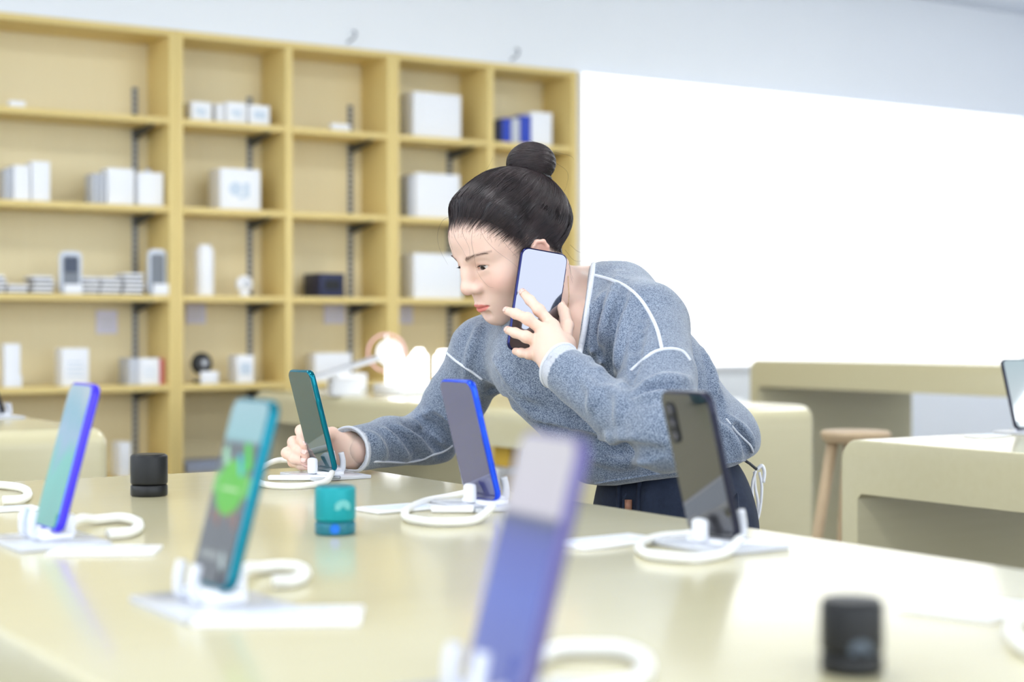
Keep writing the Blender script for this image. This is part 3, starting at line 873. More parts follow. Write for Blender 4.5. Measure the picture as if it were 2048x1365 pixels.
# low rack under and behind the middle table
for px0, px1, pt, m, nm, lab in ((1018, 1048, 892, M_yellow, 'yellow_box', 'small yellow box seen low between the blue phone and the woman'), (1050, 1104, 890, M_white, 'carton', 'white box beside the yellow one, low behind the front phones')):
    D0, u0 = PV(px0, 3.9); D1, u1 = PV(px1, 3.9)
    z1 = CAM_H + (HORIZON - pt) * (D0 + D1) / 2 / F_PX
    t = empty(nm, ((u0 + u1) / 2, 3.9, z1 - .06)); tag(t, lab, 'box')
    w = u1 - u0
    box('carton', -w / 2, w / 2, 0, .08, 0, .06, m, t, .002)
    rz = z1 - .06
D0, u0 = PV(1012, 3.9)
t = empty('side_trolley', (u0, 3.9, 0)); tag(t, 'low pale trolley carrying small boxes in front of the middle table', 'trolley')
box('top_board', -.04, .30, -.02, .18, rz - .022, rz - .0005, M_white, t, .003)
box('lower_board', -.03, .29, -.01, .17, .25, .27, M_white, t, .003)
for x in (-.025, .285):
    for y in (-.005, .165):
        box('leg', x - .01, x + .01, y - .01, y + .01, 0, rz - .022, M_plastic, t)
# wooden stool behind the right table
D = 4.25
c = W(1712, 862, D)
t = empty('wooden_stool', (c.x, c.y, 0), .3); tag(t, 'wooden stool with splayed legs between the right table and the tall table', 'stool')
M_stool = wood('stool_wood', srgb(196, 172, 140), srgb(182, 158, 126), .5)
sz = c.z
bm = bmesh.new(); bm_cyl(bm, .085, .09, sz - .03, sz, 32, None, .01, 3); bm_obj('seat', bm, M_stool, t)
for a in (45, 135, 225, 315):
    ca, sa = math.cos(math.radians(a)), math.sin(math.radians(a))
    tube('leg', [(.06 * ca, .06 * sa, sz - .025), (.17 * ca, .20 * sa, 0.0)], [.015, .012], M_stool, t, 12)
    b = a + 90; cb, sb = math.cos(math.radians(b)), math.sin(math.radians(b))
    tube('stretcher', [(.13 * ca, .13 * sa, .30), (.13 * cb, .13 * sb, .30)], .008, M_stool, t, 8)
# ------------------------------------------------------------------ volume sculpting (numpy distance fields -> quads)
rng = np.random.default_rng(7)


def P(px, py, D):
    """camera-aligned frame: x right, y depth, z relative to camera height"""
    return np.array([(px - 1024.0) * D / F_PX, D, (HORIZON - py) * D / F_PX])


def smin(a, b, k):
    if k <= 0: return np.minimum(a, b)
    h = np.maximum(k - np.abs(a - b), 0) / k
    return np.minimum(a, b) - h * h * k * .25


class Model:
    def __init__(self): self.ops = []

    def add(self, fn, lo, hi, k=0.0, op='u'):
        self.ops.append((op, fn, np.array(lo, float), np.array(hi, float), k)); return self

    def points(self, p):
        x, y, z = p[:, 0], p[:, 1], p[:, 2]
        F = np.full(len(p), .08)
        for op, fn, lo, hi, k in self.ops:
            m = .03 + k
            s = (x > lo[0] - m) & (x < hi[0] + m) & (y > lo[1] - m) & (y < hi[1] + m) & (z > lo[2] - m) & (z < hi[2] + m)
            if not s.any(): continue
            d = fn(x[s], y[s], z[s])
            F[s] = smin(F[s], d, k) if op == 'u' else (-smin(-F[s], d, k) if op == 's' else F[s] + d)
        return F

    def mesh(self, lo, hi, h):
        lo = np.array(lo, float); n = np.ceil((np.array(hi) - lo) / h).astype(int) + 1
        ax = [(lo[i] + h * np.arange(n[i])).astype(np.float32) for i in range(3)]
        F = np.full(tuple(n), .08, np.float32)
        for op, fn, l, u, k in self.ops:
            m = .03 + k if op != 'd' else .0
            i0 = [max(0, int((l[i] - m - lo[i]) / h)) for i in range(3)]
            i1 = [min(n[i], int((u[i] + m - lo[i]) / h) + 2) for i in range(3)]
            if any(a >= b for a, b in zip(i0, i1)): continue
            sl = tuple(slice(a, b) for a, b in zip(i0, i1))
            X = ax[0][i0[0]:i1[0], None, None]; Y = ax[1][None, i0[1]:i1[1], None]; Z = ax[2][None, None, i0[2]:i1[2]]
            d = fn(X, Y, Z)
            F[sl] = smin(F[sl], d, k) if op == 'u' else (-smin(-F[sl], d, k) if op == 's' else F[sl] + d)
        return nets(F, lo, h)


def nets(F, lo, h):
    S = F < 0
    A = S[:-1, :-1, :-1]
    anyv = A.copy(); allv = A.copy()
    for dx in (0, 1):
        for dy in (0, 1):
            for dz in (0, 1):
                if dx + dy + dz == 0: continue
                q = S[dx:S.shape[0] - 1 + dx, dy:S.shape[1] - 1 + dy, dz:S.shape[2] - 1 + dz]
                anyv |= q; allv &= q
    cells = np.argwhere(anyv & ~allv)
    idx = np.full(A.shape, -1, np.int64)
    idx[tuple(cells.T)] = np.arange(len(cells))
    acc = np.zeros((len(cells), 3)); cnt = np.zeros(len(cells))
    for axis in range(3):
        o1, o2 = [a for a in range(3) if a != axis]
        for a in (0, 1):
            for b in (0, 1):
                p0 = cells.copy(); p0[:, o1] += a; p0[:, o2] += b
                p1 = p0.copy(); p1[:, axis] += 1
                f0 = F[tuple(p0.T)]; f1 = F[tuple(p1.T)]
                c = (f0 < 0) != (f1 < 0)
                t = np.where(c, f0 / np.where(c, f0 - f1, 1), 0)
                q = p0.astype(float); q[:, axis] += t
                acc[c] += q[c]; cnt[c] += 1
    V = acc / cnt[:, None] * h + lo
    faces = []
    for axis in range(3):
        o1, o2 = (axis + 1) % 3, (axis + 2) % 3
        s0 = [slice(None)] * 3; s1 = [slice(None)] * 3
        s0[axis] = slice(0, -1); s1[axis] = slice(1, None)
        a = S[tuple(s0)]; b = S[tuple(s1)]
        for flip, m in ((False, a & ~b), (True, ~a & b)):
            e = np.argwhere(m)
            e = e[(e[:, o1] > 0) & (e[:, o2] > 0) & (e[:, o1] < A.shape[o1]) & (e[:, o2] < A.shape[o2])]
            if not len(e): continue
            q = []
            for (d1, d2) in ((-1, -1), (0, -1), (0, 0), (-1, 0)):
                c = e.copy(); c[:, o1] += d1; c[:, o2] += d2
                q.append(idx[tuple(c.T)])
            q = np.stack(q, 1)
            if flip: q = q[:, ::-1]
            faces.append(q)
    Fc = np.concatenate(faces)
    return V, Fc[(Fc >= 0).all(1)]


def relax(V, Fc, it=1, lam=.5):
    e = np.concatenate([Fc[:, [0, 1]], Fc[:, [1, 2]], Fc[:, [2, 3]], Fc[:, [3, 0]]])
    for _ in range(it):
        s = np.zeros_like(V); c = np.zeros(len(V))
        for a, b in ((0, 1), (1, 0)):
            for i in range(3): s[:, i] += np.bincount(e[:, a], V[e[:, b], i], len(V))
            c += np.bincount(e[:, a], minlength=len(V))
        V = V + lam * (s / np.maximum(c, 1)[:, None] - V)
    return V


def fast_mesh(name, V, Fc, m, parent, cols=None):
    me = bpy.data.meshes.new(name)
    nf = len(Fc); k = Fc.shape[1]
    me.vertices.add(len(V)); me.vertices.foreach_set('co', np.ascontiguousarray(V, dtype=np.float32).ravel())
    me.loops.add(nf * k); me.loops.foreach_set('vertex_index', np.ascontiguousarray(Fc, dtype=np.int32).ravel())
    me.polygons.add(nf)
    me.polygons.foreach_set('loop_start', np.arange(0, nf * k, k, dtype=np.int32))
    try: me.polygons.foreach_set('loop_total', np.full(nf, k, np.int32))
    except Exception: pass
    me.update(calc_edges=True); me.validate()
    me.shade_smooth()
    if cols:
        for an, arr in cols.items():
            if arr.ndim == 1:
                a = me.attributes.new(an, 'FLOAT', 'POINT'); a.data.foreach_set('value', arr.astype(np.float32))
            else:
                a = me.attributes.new(an, 'FLOAT_COLOR', 'POINT')
                c4 = np.ones((len(arr), 4), np.float32); c4[:, :3] = arr
                a.data.foreach_set('color', c4.ravel())
    me.materials.append(m)
    o = bpy.data.objects.new(name, me); COL.objects.link(o)
    if parent: o.parent = parent
    return o


# primitives; T = (R, o, s): world = o + s * R @ local
ID = (np.eye(3), np.zeros(3), 1.0)


def tf(T, p): return T[1] + T[2] * (T[0] @ np.asarray(p, float))


def ell(M, c, r, k=0.0, T=ID, rot=None, op='u'):
    R = T[0] @ (rot if rot is not None else np.eye(3)); c = tf(T, c); r = np.array(r, float) * T[2]
    ext = np.sqrt(((R * r) ** 2).sum(1))

    def f(x, y, z):
        a, b, d = x - c[0], y - c[1], z - c[2]
        q = [a * R[0, i] + b * R[1, i] + d * R[2, i] for i in range(3)]
        k0 = np.sqrt(sum((q[i] / r[i]) ** 2 for i in range(3))) + 1e-9
        k1 = np.sqrt(sum((q[i] / r[i] ** 2) ** 2 for i in range(3))) + 1e-9
        return k0 * (k0 - 1) / k1
    return M.add(f, c - ext, c + ext, k, op)


def cone(M, a, b, ra, rb, k=0.0, T=ID, flat=None, op='u'):
    a = tf(T, a); b = tf(T, b); ra *= T[2]; rb *= T[2]
    ab = b - a; L2 = float(ab @ ab) + 1e-12
    if flat is not None:
        fn_, fs = np.array(flat[0], float), flat[1]; fn_ = fn_ / np.linalg.norm(fn_)

    def f(x, y, z):
        px, py, pz = x - a[0], y - a[1], z - a[2]
        t = np.clip((px * ab[0] + py * ab[1] + pz * ab[2]) / L2, 0, 1)
        qx, qy, qz = px - t * ab[0], py - t * ab[1], pz - t * ab[2]
        if flat is not None:
            dd = (qx * fn_[0] + qy * fn_[1] + qz * fn_[2]) * (1 / fs - 1)
            qx, qy, qz = qx + dd * fn_[0], qy + dd * fn_[1], qz + dd * fn_[2]
        return np.sqrt(qx * qx + qy * qy + qz * qz) - (ra + (rb - ra) * t)
    R = max(ra, rb)
    return M.add(f, np.minimum(a, b) - R, np.maximum(a, b) + R, k, op)


def chain(M, pts, rs, k=0.0, T=ID, flat=None, op='u'):
    if not hasattr(rs, '__len__'): rs = [rs] * len(pts)
    for i in range(len(pts) - 1): cone(M, pts[i], pts[i + 1], rs[i], rs[i + 1], k, T, flat, op)


def halfcut(M, p, n, lo, hi, k):
    """remove the side that n points to, inside a box"""
    p = np.array(p, float); n = np.array(n, float); n = n / np.linalg.norm(n)
    M.add(lambda x, y, z: -((x - p[0]) * n[0] + (y - p[1]) * n[1] + (z - p[2]) * n[2]) + 0 * (x + y + z), lo, hi, k, 's')


def hit(M, pxs, d0=1.85, d1=2.9, step=.003):
    """first surface point of a model seen through photograph pixels"""
    pxs = np.array(pxs, float); Ds = np.arange(d0, d1, step)
    out = np.full((len(pxs), 3), np.nan)
    for i, (px, py) in enumerate(pxs):
        pts = np.stack([(px - 1024) * Ds / F_PX, Ds, (HORIZON - py) * Ds / F_PX], 1)
        F = M.points(pts)
        j = np.where(F < 0)[0]
        if len(j):
            j = j[0]
            if j > 0:
                t = F[j - 1] / (F[j - 1] - F[j]); out[i] = pts[j - 1] + t * (pts[j] - pts[j - 1])
            else: out[i] = pts[0]
    return out[~np.isnan(out[:, 0])]


def snap(M, p, off=0.0, it=6):
    """move points onto the surface of a model"""
    p = np.array(p, float); e = 1e-4
    for _ in range(it):
        f = M.points(p) - off
        g = np.stack([M.points(p + np.eye(3)[i] * e) - M.points(p - np.eye(3)[i] * e) for i in range(3)], 1) / (2 * e)
        n2 = (g * g).sum(1); n2[n2 < .05] = 1e9
        p = p - (f / n2)[:, None] * g
    return p


def hair_mesh(name, strands, rad, m, parent, sides=3, extra=None):
    """strands (N, K, 3); rad (N, K)"""
    N, K, _ = strands.shape
    t = np.gradient(strands, axis=1); t /= np.linalg.norm(t, axis=2, keepdims=True) + 1e-9
    ref = np.array([.3, .5, .81]); s = np.cross(t, ref); s /= np.linalg.norm(s, axis=2, keepdims=True) + 1e-9
    u = np.cross(s, t)
    ang = 2 * np.pi * np.arange(sides) / sides
    V = strands[:, :, None] + rad[:, :, None, None] * (s[:, :, None] * np.cos(ang)[None, None, :, None] + u[:, :, None] * np.sin(ang)[None, None, :, None])
    V = V.reshape(-1, 3)
    base = (np.arange(N)[:, None, None] * K * sides + np.arange(K - 1)[None, :, None] * sides)
    i = np.arange(sides)[None, None]; j = (i + 1) % sides
    F = np.stack([base + i, base + j, base + sides + j, base + sides + i], -1).reshape(-1, 4)
    return fast_mesh(name, V, F, m, parent)


# ------------------------------------------------------------------ the woman
def lin(r, g, b): return np.array(srgb(r, g, b)[:3])


FOOT = P(1385, 1000, 2.42)
person = empty('person', (FOOT[0] * CY + FOOT[1] * SY, -FOOT[0] * SY + FOOT[1] * CY, 0), -YAW)
tag(person, 'woman in a grey sweater leaning over the front table, phone held to her ear', 'person')
OFF = np.array([FOOT[0], FOOT[1], -CAM_H])      # camera frame -> person frame


def loc(V): return V - OFF


def pmesh(name, V, Fc, m, parent=person, cols=None): return fast_mesh(name, loc(V), Fc, m, parent, cols)


def ptube(name, pts, rad, m, parent=person, n=8, closed=False):
    return tube(name, [Vector(p) for p in loc(np.array(pts))], rad, m, parent, n, closed)


# head frame: x her left, y forward, z up, origin between the eyes' level and the ears
def head_rot(yaw, pitch, roll):
    y, p, r = map(math.radians, (yaw, pitch, roll))
    B = np.array([[1., 0, 0], [0, -1., 0], [0, 0, 1.]])
    # proper rotation: her left is image right when she faces the camera
    c, s = math.cos(p), math.sin(p); Rp = np.array([[1, 0, 0], [0, c, s], [0, -s, c]])
    c, s = math.cos(r), math.sin(r); Rr = np.array([[c, 0, s], [0, 1, 0], [-s, 0, c]])
    c, s = math.cos(y), math.sin(y); Rz = np.array([[c, s, 0], [-s, c, 0], [0, 0, 1]])
    return Rz @ B @ Rp @ Rr


HR = head_rot(58, 27, .5)
HS = .97
HO = P(1033, 497, 2.42) + (head_rot(57, 21, -2) - HR) @ np.array([0, .09, -.055]) * HS + np.array([-.002, 0, -.002])
HT = (HR, HO, HS)


def hl(V): return ((V - HO) @ HR) / HS       # camera frame -> head local (orthogonal matrix)


ZW = .86


def build_skull(M, T):
    ell(M, (0, -.005, .022), (.0735, .086, .079), 0, T)
    ell(M, (0, .030, .034), (.062, .055, .050), .02, T)


def build_head(M, T):
    # lower face shortened
    W_ = lambda p: (p[0], p[1], p[2] * ZW if p[2] < 0 else p[2])
    ell = lambda M, c, r, k=0.0, T=ID, rot=None, op='u': globals()['ell'](M, W_(c), r, k, T, rot, op)
    cone = lambda M, a, b, *r, **k_: globals()['cone'](M, W_(a), W_(b), *r, **k_)
    chain = lambda M, pts, *r, **k_: globals()['chain'](M, [W_(p) for p in pts], *r, **k_)
    build_skull(M, T)
    ell(M, (0, .022, -.038), (.057, .060, .066), .025, T)
    for s in (-1, 1):
        cone(M, (s * .047, -.004, -.046), (s * .012, .060, -.091), .020, .015, .022, T)
        ell(M, (s * .034, .048, -.032), (.026, .030, .028), .018, T)
        cone(M, (s * .014, .0785, .0150), (s * .042, .062, .0165), .0085, .0075, .014, T)
    ell(M, (0, .070, -.094), (.017, .015, .014), .018, T)
    ell(M, (0, .064, -.066), (.028, .027, .024), .018, T)
    # eye sockets, then lids over the eyeballs
    for s in (-1, 1):
        ell(M, (s * .0290, .0945, .001), (.019, .0165, .0125), .014, T, op='s')
        ell(M, (s * .0285, .0663, -.0005), (.0152, .0140, .0125), .006, T)
        cone(M, (s * .0170, .0773, -.0105), (s * .039, .0690, -.011), .003, .003, .008, T)
    # nose
    chain(M, [(0, .0835, .011), (0, .0895, -.007), (0, .0965, -.026)], [.0070, .0074, .0088], .010, T)
    ell(M, (0, .0980, -.0295), (.0096, .0082, .0080), .011, T)
    for s in (-1, 1):
        ell(M, (s * .0128, .0885, -.0335), (.0074, .0100, .0072), .007, T)
        ell(M, (s * .0060, .0945, -.0412), (.0030, .0042, .0026), .003, T, op='s')
    # lips
    U = [(-.0190, .0800, -.0680), (-.011, .0880, -.0655), (-.0042, .0925, -.0632), (0, .0918, -.0640), (.0042, .0925, -.0632), (.011, .0880, -.0655), (.0190, .0800, -.0680)]
    chain(M, U, [.0018, .0028, .0036, .0033, .0036, .0028, .0018], .003, T)
    Lo = [(-.017, .0808, -.0695), (-.009, .0880, -.0728), (0, .0905, -.0742), (.009, .0880, -.0728), (.017, .0808, -.0695)]
    chain(M, Lo, [.0020, .0040, .0050, .0040, .0020], .004, T)
    chain(M, [(-.0205, .0815, -.0690), (-.011, .0925, -.0686), (0, .0975, -.0680), (.011, .0925, -.0686), (.0205, .0815, -.0690)], .0011, .0022, T, op='s')
    for s in (-1, 1): chain(M, [(s * .0165, .0830, .0060), (s * .0285, .0835, .0096), (s * .0405, .0755, .0078)], [.0006, .0010, .0006], .003, T, op='s')
    chain(M, [(-.010, .0865, -.0835), (0, .0885, -.0840), (.010, .0865, -.0835)], .0025, .010, T, op='s')
    # eye openings
    for s in (-1, 1):
        for dy in (0, .0025, .005):
            chain(M, [(s * .0160, .0728 + dy, -.0034), (s * .0195, .0772 + dy, -.0022), (s * .0240, .0794 + dy, -.0010), (s * .0290, .0800 + dy, -.0004), (s * .0340, .0790 + dy, -.0002), (s * .0385, .0755 + dy, -.0004), (s * .0420, .0710 + dy, -.0008)],
                  [.0005, .0022, .0036, .0040, .0036, .0024, .0006], .0008, T, op='s')
    # ears
    for s in (-1, 1):
        rot = np.array([[math.cos(.35 * s), -math.sin(.35 * s), 0], [math.sin(.35 * s), math.cos(.35 * s), 0], [0, 0, 1.]])
        ey = .011; ez = -.015
        ell(M, (s * .0735, ey - .008, -.004 + ez), (.0045, .0115, .022), .005, T, rot=rot)
        ell(M, (s * .0790, ey - .007, -.002 + ez), (.0045, .0072, .0135), .003, T, rot=rot, op='s')
        rim = [(s * a_, ey + b_, c_ + ez) for a_, b_, c_ in ((.0715, 0, .004), (.0745, -.001, .014), (.0775, -.008, .0195), (.0805, -.017, .0155), (.0802, -.020, .004), (.0775, -.016, -.011), (.0740, -.008, -.0235))]
        chain(M, rim, [.0020, .0024, .0028, .0030, .0028, .0028, .0042], .0025, T)


# ---- torso description shared by skin and sweater
LS = P(1298, 650, 2.31); RS = P(968, 706, 2.52)
LE = P(1330, 872, 2.07); LWr = P(1114, 729, 2.215)
RE = P(856, 881, 2.60); RWr = P(696, 903, 2.435)


def torso(M, g=0.0):
    cone(M, LS + np.array([-.02, .01, -.004]), RS + np.array([.02, -.01, 0]), .054 + g, .050 + g, 0)
    cone(M, P(1160, 715, 2.44), P(1272, 850, 2.43), .108 + g, .104 + g, .05)
    cone(M, P(1090, 735, 2.40), P(1180, 800, 2.38), .065 + g, .07 + g, .05)      # bust
    cone(M, P(1224, 612, 2.45), P(1312, 740, 2.44), .056 + g, .070 + g, .05)      # upper back
    cone(M, P(1272, 850, 2.43), P(1350, 905, 2.43), .104 + g, .104 + g, .05)


B = Model()
build_head(B, HT)
neck_base = P(1158, 648, 2.45)
cone(B, HO + HS * HR @ np.array([0, -.016, -.040]), neck_base, .044, .047, .022)
cone(B, neck_base, P(1190, 710, 2.45), .050, .085, .05)
T0 = Model(); torso(T0, -.007)
for op in T0.ops: B.ops.append(('u', op[1], op[2], op[3], .03 if op[4] else .035))
cone(B, P(1118, 566, 2.47), P(1178, 566, 2.48), .024, .026, .02)
# sternomastoid and collar bone
cone(B, HO + HS * HR @ np.array([.055, -.035, -.05]), P(1120, 668, 2.39), .010, .007, .02)
# torso only down to the chest: hidden under the sweater
halfcut(B, P(1200, 800, 2.43), (.35, 0, -1), (-.4, 2.1, -.5), (.6, 2.8, -.0), .01)

V, Fc = B.mesh((-.15, 2.17, -.135), (.30, 2.66, .245), .0016)
V = relax(V, Fc, 1, .35)
L = hl(V)
L[:, 2] = np.where(L[:, 2] < 0, L[:, 2] / ZW, L[:, 2])
skin = lin(231, 198, 182)
col = np.tile(skin, (len(V), 1))


def blend(mask, c):
    global col
    m = np.clip(mask, 0, 1)[:, None]
    col = col * (1 - m) + m * c


def gauss(c, r): return np.exp(-(((L - np.array(c)) / np.array(r)) ** 2).sum(1))


for s in (-1, 1):
    blend(.38 * gauss((s * .040, .062, -.032), (.020, .03, .016)), lin(236, 164, 150))
    blend(.75 * gauss((s * .0285, .078, .0035), (.014, .012, .0042)), lin(198, 150, 132))       # lid crease tint
    blend(.55 * np.exp(-((L[:, 0] - s * .083) / .012) ** 2 - ((L[:, 1] - .0) / .014) ** 2 - ((L[:, 2] + .012) / .020) ** 2), lin(232, 150, 130))
blend(.35 * gauss((0, .103, -.038), (.012, .012, .010)), lin(236, 170, 156))
# lips
ax = np.abs(L[:, 0]); zup = np.interp(ax, [0, .0042, .011, .0195], [-.0610, -.0600, -.0632, -.0682]); zlo = np.interp(ax, [0, .009, .014, .0190], [-.0790, -.0770, -.0738, -.0694])
lip = (L[:, 1] > .074) & (ax < .0200)
lm = np.clip(np.minimum(zup - L[:, 2], L[:, 2] - zlo) / .0016 + .5, 0, 1) * lip
blend(.85 * lm, lin(218, 116, 108))
blend(.8 * np.exp(-((L[:, 2] + .0687) / .0010) ** 2) * lip, lin(150, 50, 54))
# brows (soft tint under the brow hairs)
for s in (-1, 1):
    bx = np.clip((L[:, 0] * s - .012) / .042, -.2, 1.2)
    bz = .0165 + .0058 * np.sin(np.clip(bx, 0, 1) * 2.1) - .002 * bx
    w = np.clip(1.3 - np.abs(L[:, 2] - bz) / (.0036 - .0018 * np.clip(bx, 0, 1)), 0, 1) * (bx > 0) * (bx < 1.0) * (L[:, 1] > .04)
    blend(.5 * w, lin(128, 100, 90))
# scalp darkens under the hair
gz = L[:, 2] - np.interp(L[:, 1], [-.11, -.085, -.06, -.035, -.016, -.006, .012, .020, .032, .045, .060, .075, .09], [-.066, -.066, -.060, -.050, -.020, .010, .008, -.010, .006, .028, .050, .062, .066])
blend(.88 * np.clip((gz + .003) / .022, 0, 1) * (L[:, 1] < .11) * (L[:, 2] > -.06), lin(60, 50, 52))


def hand_model(M, wrist, fingers, thumb, rpalm=.0125, flat=None):
    """fingers: list of (MCP, PIP, DIP, tip, radius)"""
    cen = sum(np.array(f[0]) for f in fingers) / len(fingers)
    for (a, b, c, d, r) in fingers:
        w2 = wrist + (np.array(a) - cen) * .30
        cone(M, w2, a, rpalm * 1.12, r * 1.22, .016)
    for i in range(len(fingers) - 1):
        m0 = (np.array(fingers[i][0]) + np.array(fingers[i + 1][0])) / 2
        cone(M, wrist + (m0 - cen) * .3, m0 + (wrist - m0) * .12, rpalm * 1.15, rpalm * .72, .014)
    a, b, c, d, r = thumb
    cone(M, wrist + (np.array(a) - wrist) * .15, a, rpalm, r * 1.5, .014)
    cone(M, a, cen + (wrist - cen) * .35, r * 1.4, rpalm * .95, .014)
    for (a, b, c, d, r) in list(fingers) + [thumb]:
        F_ = Model()
        cone(F_, a, b, r * 1.16, r * 1.04, .0)
        cone(F_, b, c, r * 1.05, r * .95, .004)
        cone(F_, c, d, r * .96, r * .80, .004)
        ell(F_, np.array(b), (r * 1.08,) * 3, .004)
        ops = F_.ops

        def fn(x, y, z, ops=ops):
            f = None
            for op, g, lo, hi, k in ops:
                dd = g(x, y, z); f = dd if f is None else smin(f, dd, k)
            return f
        lo = np.min([o[2] for o in ops], 0); hi = np.max([o[3] for o in ops], 0)
        M.add(fn, lo, hi, .0045)


meshes = [(V, Fc, col)]
# left hand, holding the phone to the ear
wl = P(1116, 722, 2.232)
FL = [(P(1106, 652, 2.268), P(1078, 621, 2.272), P(1060, 601, 2.285), P(1046, 586, 2.303), .0072),
      (P(1090, 664, 2.258), P(1055, 638, 2.254), P(1031, 628, 2.270), P(1014, 622, 2.292), .0073),
      (P(1080, 687, 2.256), P(1052, 674, 2.250), P(1030, 666, 2.265), P(1016, 661, 2.286), .0071),
      (P(1076, 712, 2.260), P(1058, 708, 2.256), P(1042, 706, 2.266), P(1031, 703, 2.283), .0064)]
TL = (P(1130, 690, 2.268), P(1134, 652, 2.302), P(1129, 626, 2.334), P(1119, 606, 2.356), .0082)
HLm = Model(); hand_model(HLm, wl, FL, TL)
cone(HLm, wl, LWr + (LE - LWr) * .26 + np.array([0, 0, -.006]), .0215, .0225, .02, flat=((HR @ np.array([.6, -.4, .2])), .8))
V1, F1 = HLm.mesh((-.03, 2.17, -.11), (.125, 2.39, .065), .00125)
V1 = relax(V1, F1, 1, .4)
# right hand, gripping the teal phone
wr = P(704, 902, 2.462)
FR = [(P(636, 862, 2.475), P(602, 862, 2.462), P(603, 880, 2.432), P(611, 893, 2.412), .0075),
      (P(630, 880, 2.482), P(587, 885, 2.466), P(594, 902, 2.432), P(612, 910, 2.410), .0077),
      (P(628, 899, 2.482), P(574, 907, 2.464), P(588, 919, 2.430), P(612, 923, 2.410), .0075),
      (P(630, 916, 2.476), P(586, 925, 2.462), P(602, 932, 2.434), P(618, 934, 2.414), .0066)]
TR = (P(688, 882, 2.455), P(664, 868, 2.448), P(648, 870, 2.440), P(638, 878, 2.432), .0085)
HRm = Model(); hand_model(HRm, wr, FR, TR, .0135)
cone(HRm, wr, RWr + (RE - RWr) * .35, .022, .028, .02)
V2, F2 = HRm.mesh((-.37, 2.36, -.225), (-.16, 2.56, -.125), .00125)
V2 = relax(V2, F2, 1, .4)


def hand_cols(Vh, fingers, thumb):
    c = np.tile(lin(236, 204, 186), (len(Vh), 1))
    for (a, b, cc, d, r) in list(fingers) + [thumb]:
        for q, rr, w in ((b, .008, .35), (a, .011, .3), (d, .009, .45)):
            m = w * np.exp(-((Vh - q) ** 2).sum(1) / rr ** 2)
            c = c * (1 - m[:, None]) + m[:, None] * lin(238, 170, 148)
    return c


meshes.append((V1, F1, hand_cols(V1, FL, TL)))
meshes.append((V2, F2, hand_cols(V2, FR, TR)))
# forearms and upper arms under the sleeves
Am = Model()
chain(Am, [LS, LE, LE + (LWr - LE) * .45 + np.array([0, 0, -.012]), LWr + (LE - LWr) * .16 + np.array([0, 0, -.004])], [.04, .028, .023, .020], .01)
chain(Am, [RS, RE, RWr + (RE - RWr) * .12], [.04, .032, .024], .02)
V3, F3 = Am.mesh((-.27, 1.99, -.24), (.29, 2.68, .07), .006)
meshes.append((V3, F3, np.tile(skin, (len(V3), 1))))
off = 0; Vs, Fs, Cs = [], [], []
for v_, f_, c_ in meshes:
    Vs.append(v_); Fs.append(f_ + off); Cs.append(c_); off += len(v_)
M_skin = mat('skin', srgb(240, 209, 190), .46, sss=.18, sub_rad=(1, .35, .2), spec=.4)
_a = nd(M_skin, 'ShaderNodeAttribute', attribute_name='tint'); lk(M_skin, _a.outputs['Color'], bsdf(M_skin).inputs['Base Color'])
_n = nd(M_skin, 'ShaderNodeTexNoise', Scale=900.0, Detail=2.0); _t = nd(M_skin, 'ShaderNodeTexCoord'); lk(M_skin, _t.outputs['Object'], _n.inputs['Vector'])
_b = nd(M_skin, 'ShaderNodeBump', Strength=.08, Distance=.001); lk(M_skin, _n.outputs[0], _b.inputs['Height']); lk(M_skin, _b.outputs[0], bsdf(M_skin).inputs['Normal'])
body = pmesh('body', np.concatenate(Vs), np.concatenate(Fs), M_skin, person, {'tint': np.concatenate(Cs)})

# nails
M_nail = mat('nail', srgb(244, 200, 188), .25, coat=.4)


def nail(M, dip, tip, r, toward, parent=None):
    """small curved plate on the back of the fingertip; toward = direction the nail faces"""
    ax_ = (tip - dip) / np.linalg.norm(tip - dip)
    n_ = toward - ax_ * (toward @ ax_); n_ = n_ / np.linalg.norm(n_); s_ = np.cross(ax_, n_)
    vs = []
    for i in range(7):
        u = -1 + 2 * i / 6
        for j in range(7):
            v = -1 + 2 * j / 6
            w = r * .70 * math.sqrt(max(0, 1 - (abs(v) ** 3) * .55))
            p = tip + ax_ * (v * r * .95 + r * .02) + s_ * (u * w) + n_ * (r * (.86 - .30 * u * u) - .0016 * 0 )
            vs.append(p)
    vs = snap(M, np.array(vs), .00035, 4)
    fs = [(i * 7 + j, i * 7 + j + 1, (i + 1) * 7 + j + 1, (i + 1) * 7 + j) for i in range(6) for j in range(6)]
    o = fast_mesh('nail', loc(vs), np.array(fs), M_nail, body)
    md = o.modifiers.new('thickness', 'SOLIDIFY'); md.thickness = .0004; md.offset = 0


camdir = lambda p: -p / np.linalg.norm(p)
for (a, b, c, d, r) in FL[:3]: nail(HLm, c, d, r * .8, camdir(d) + np.array([-.25, 0, .35]))
for (a, b, c, d, r) in FR: nail(HRm, c, d, r * .8, camdir(d) + np.array([.35, 0, .1]))

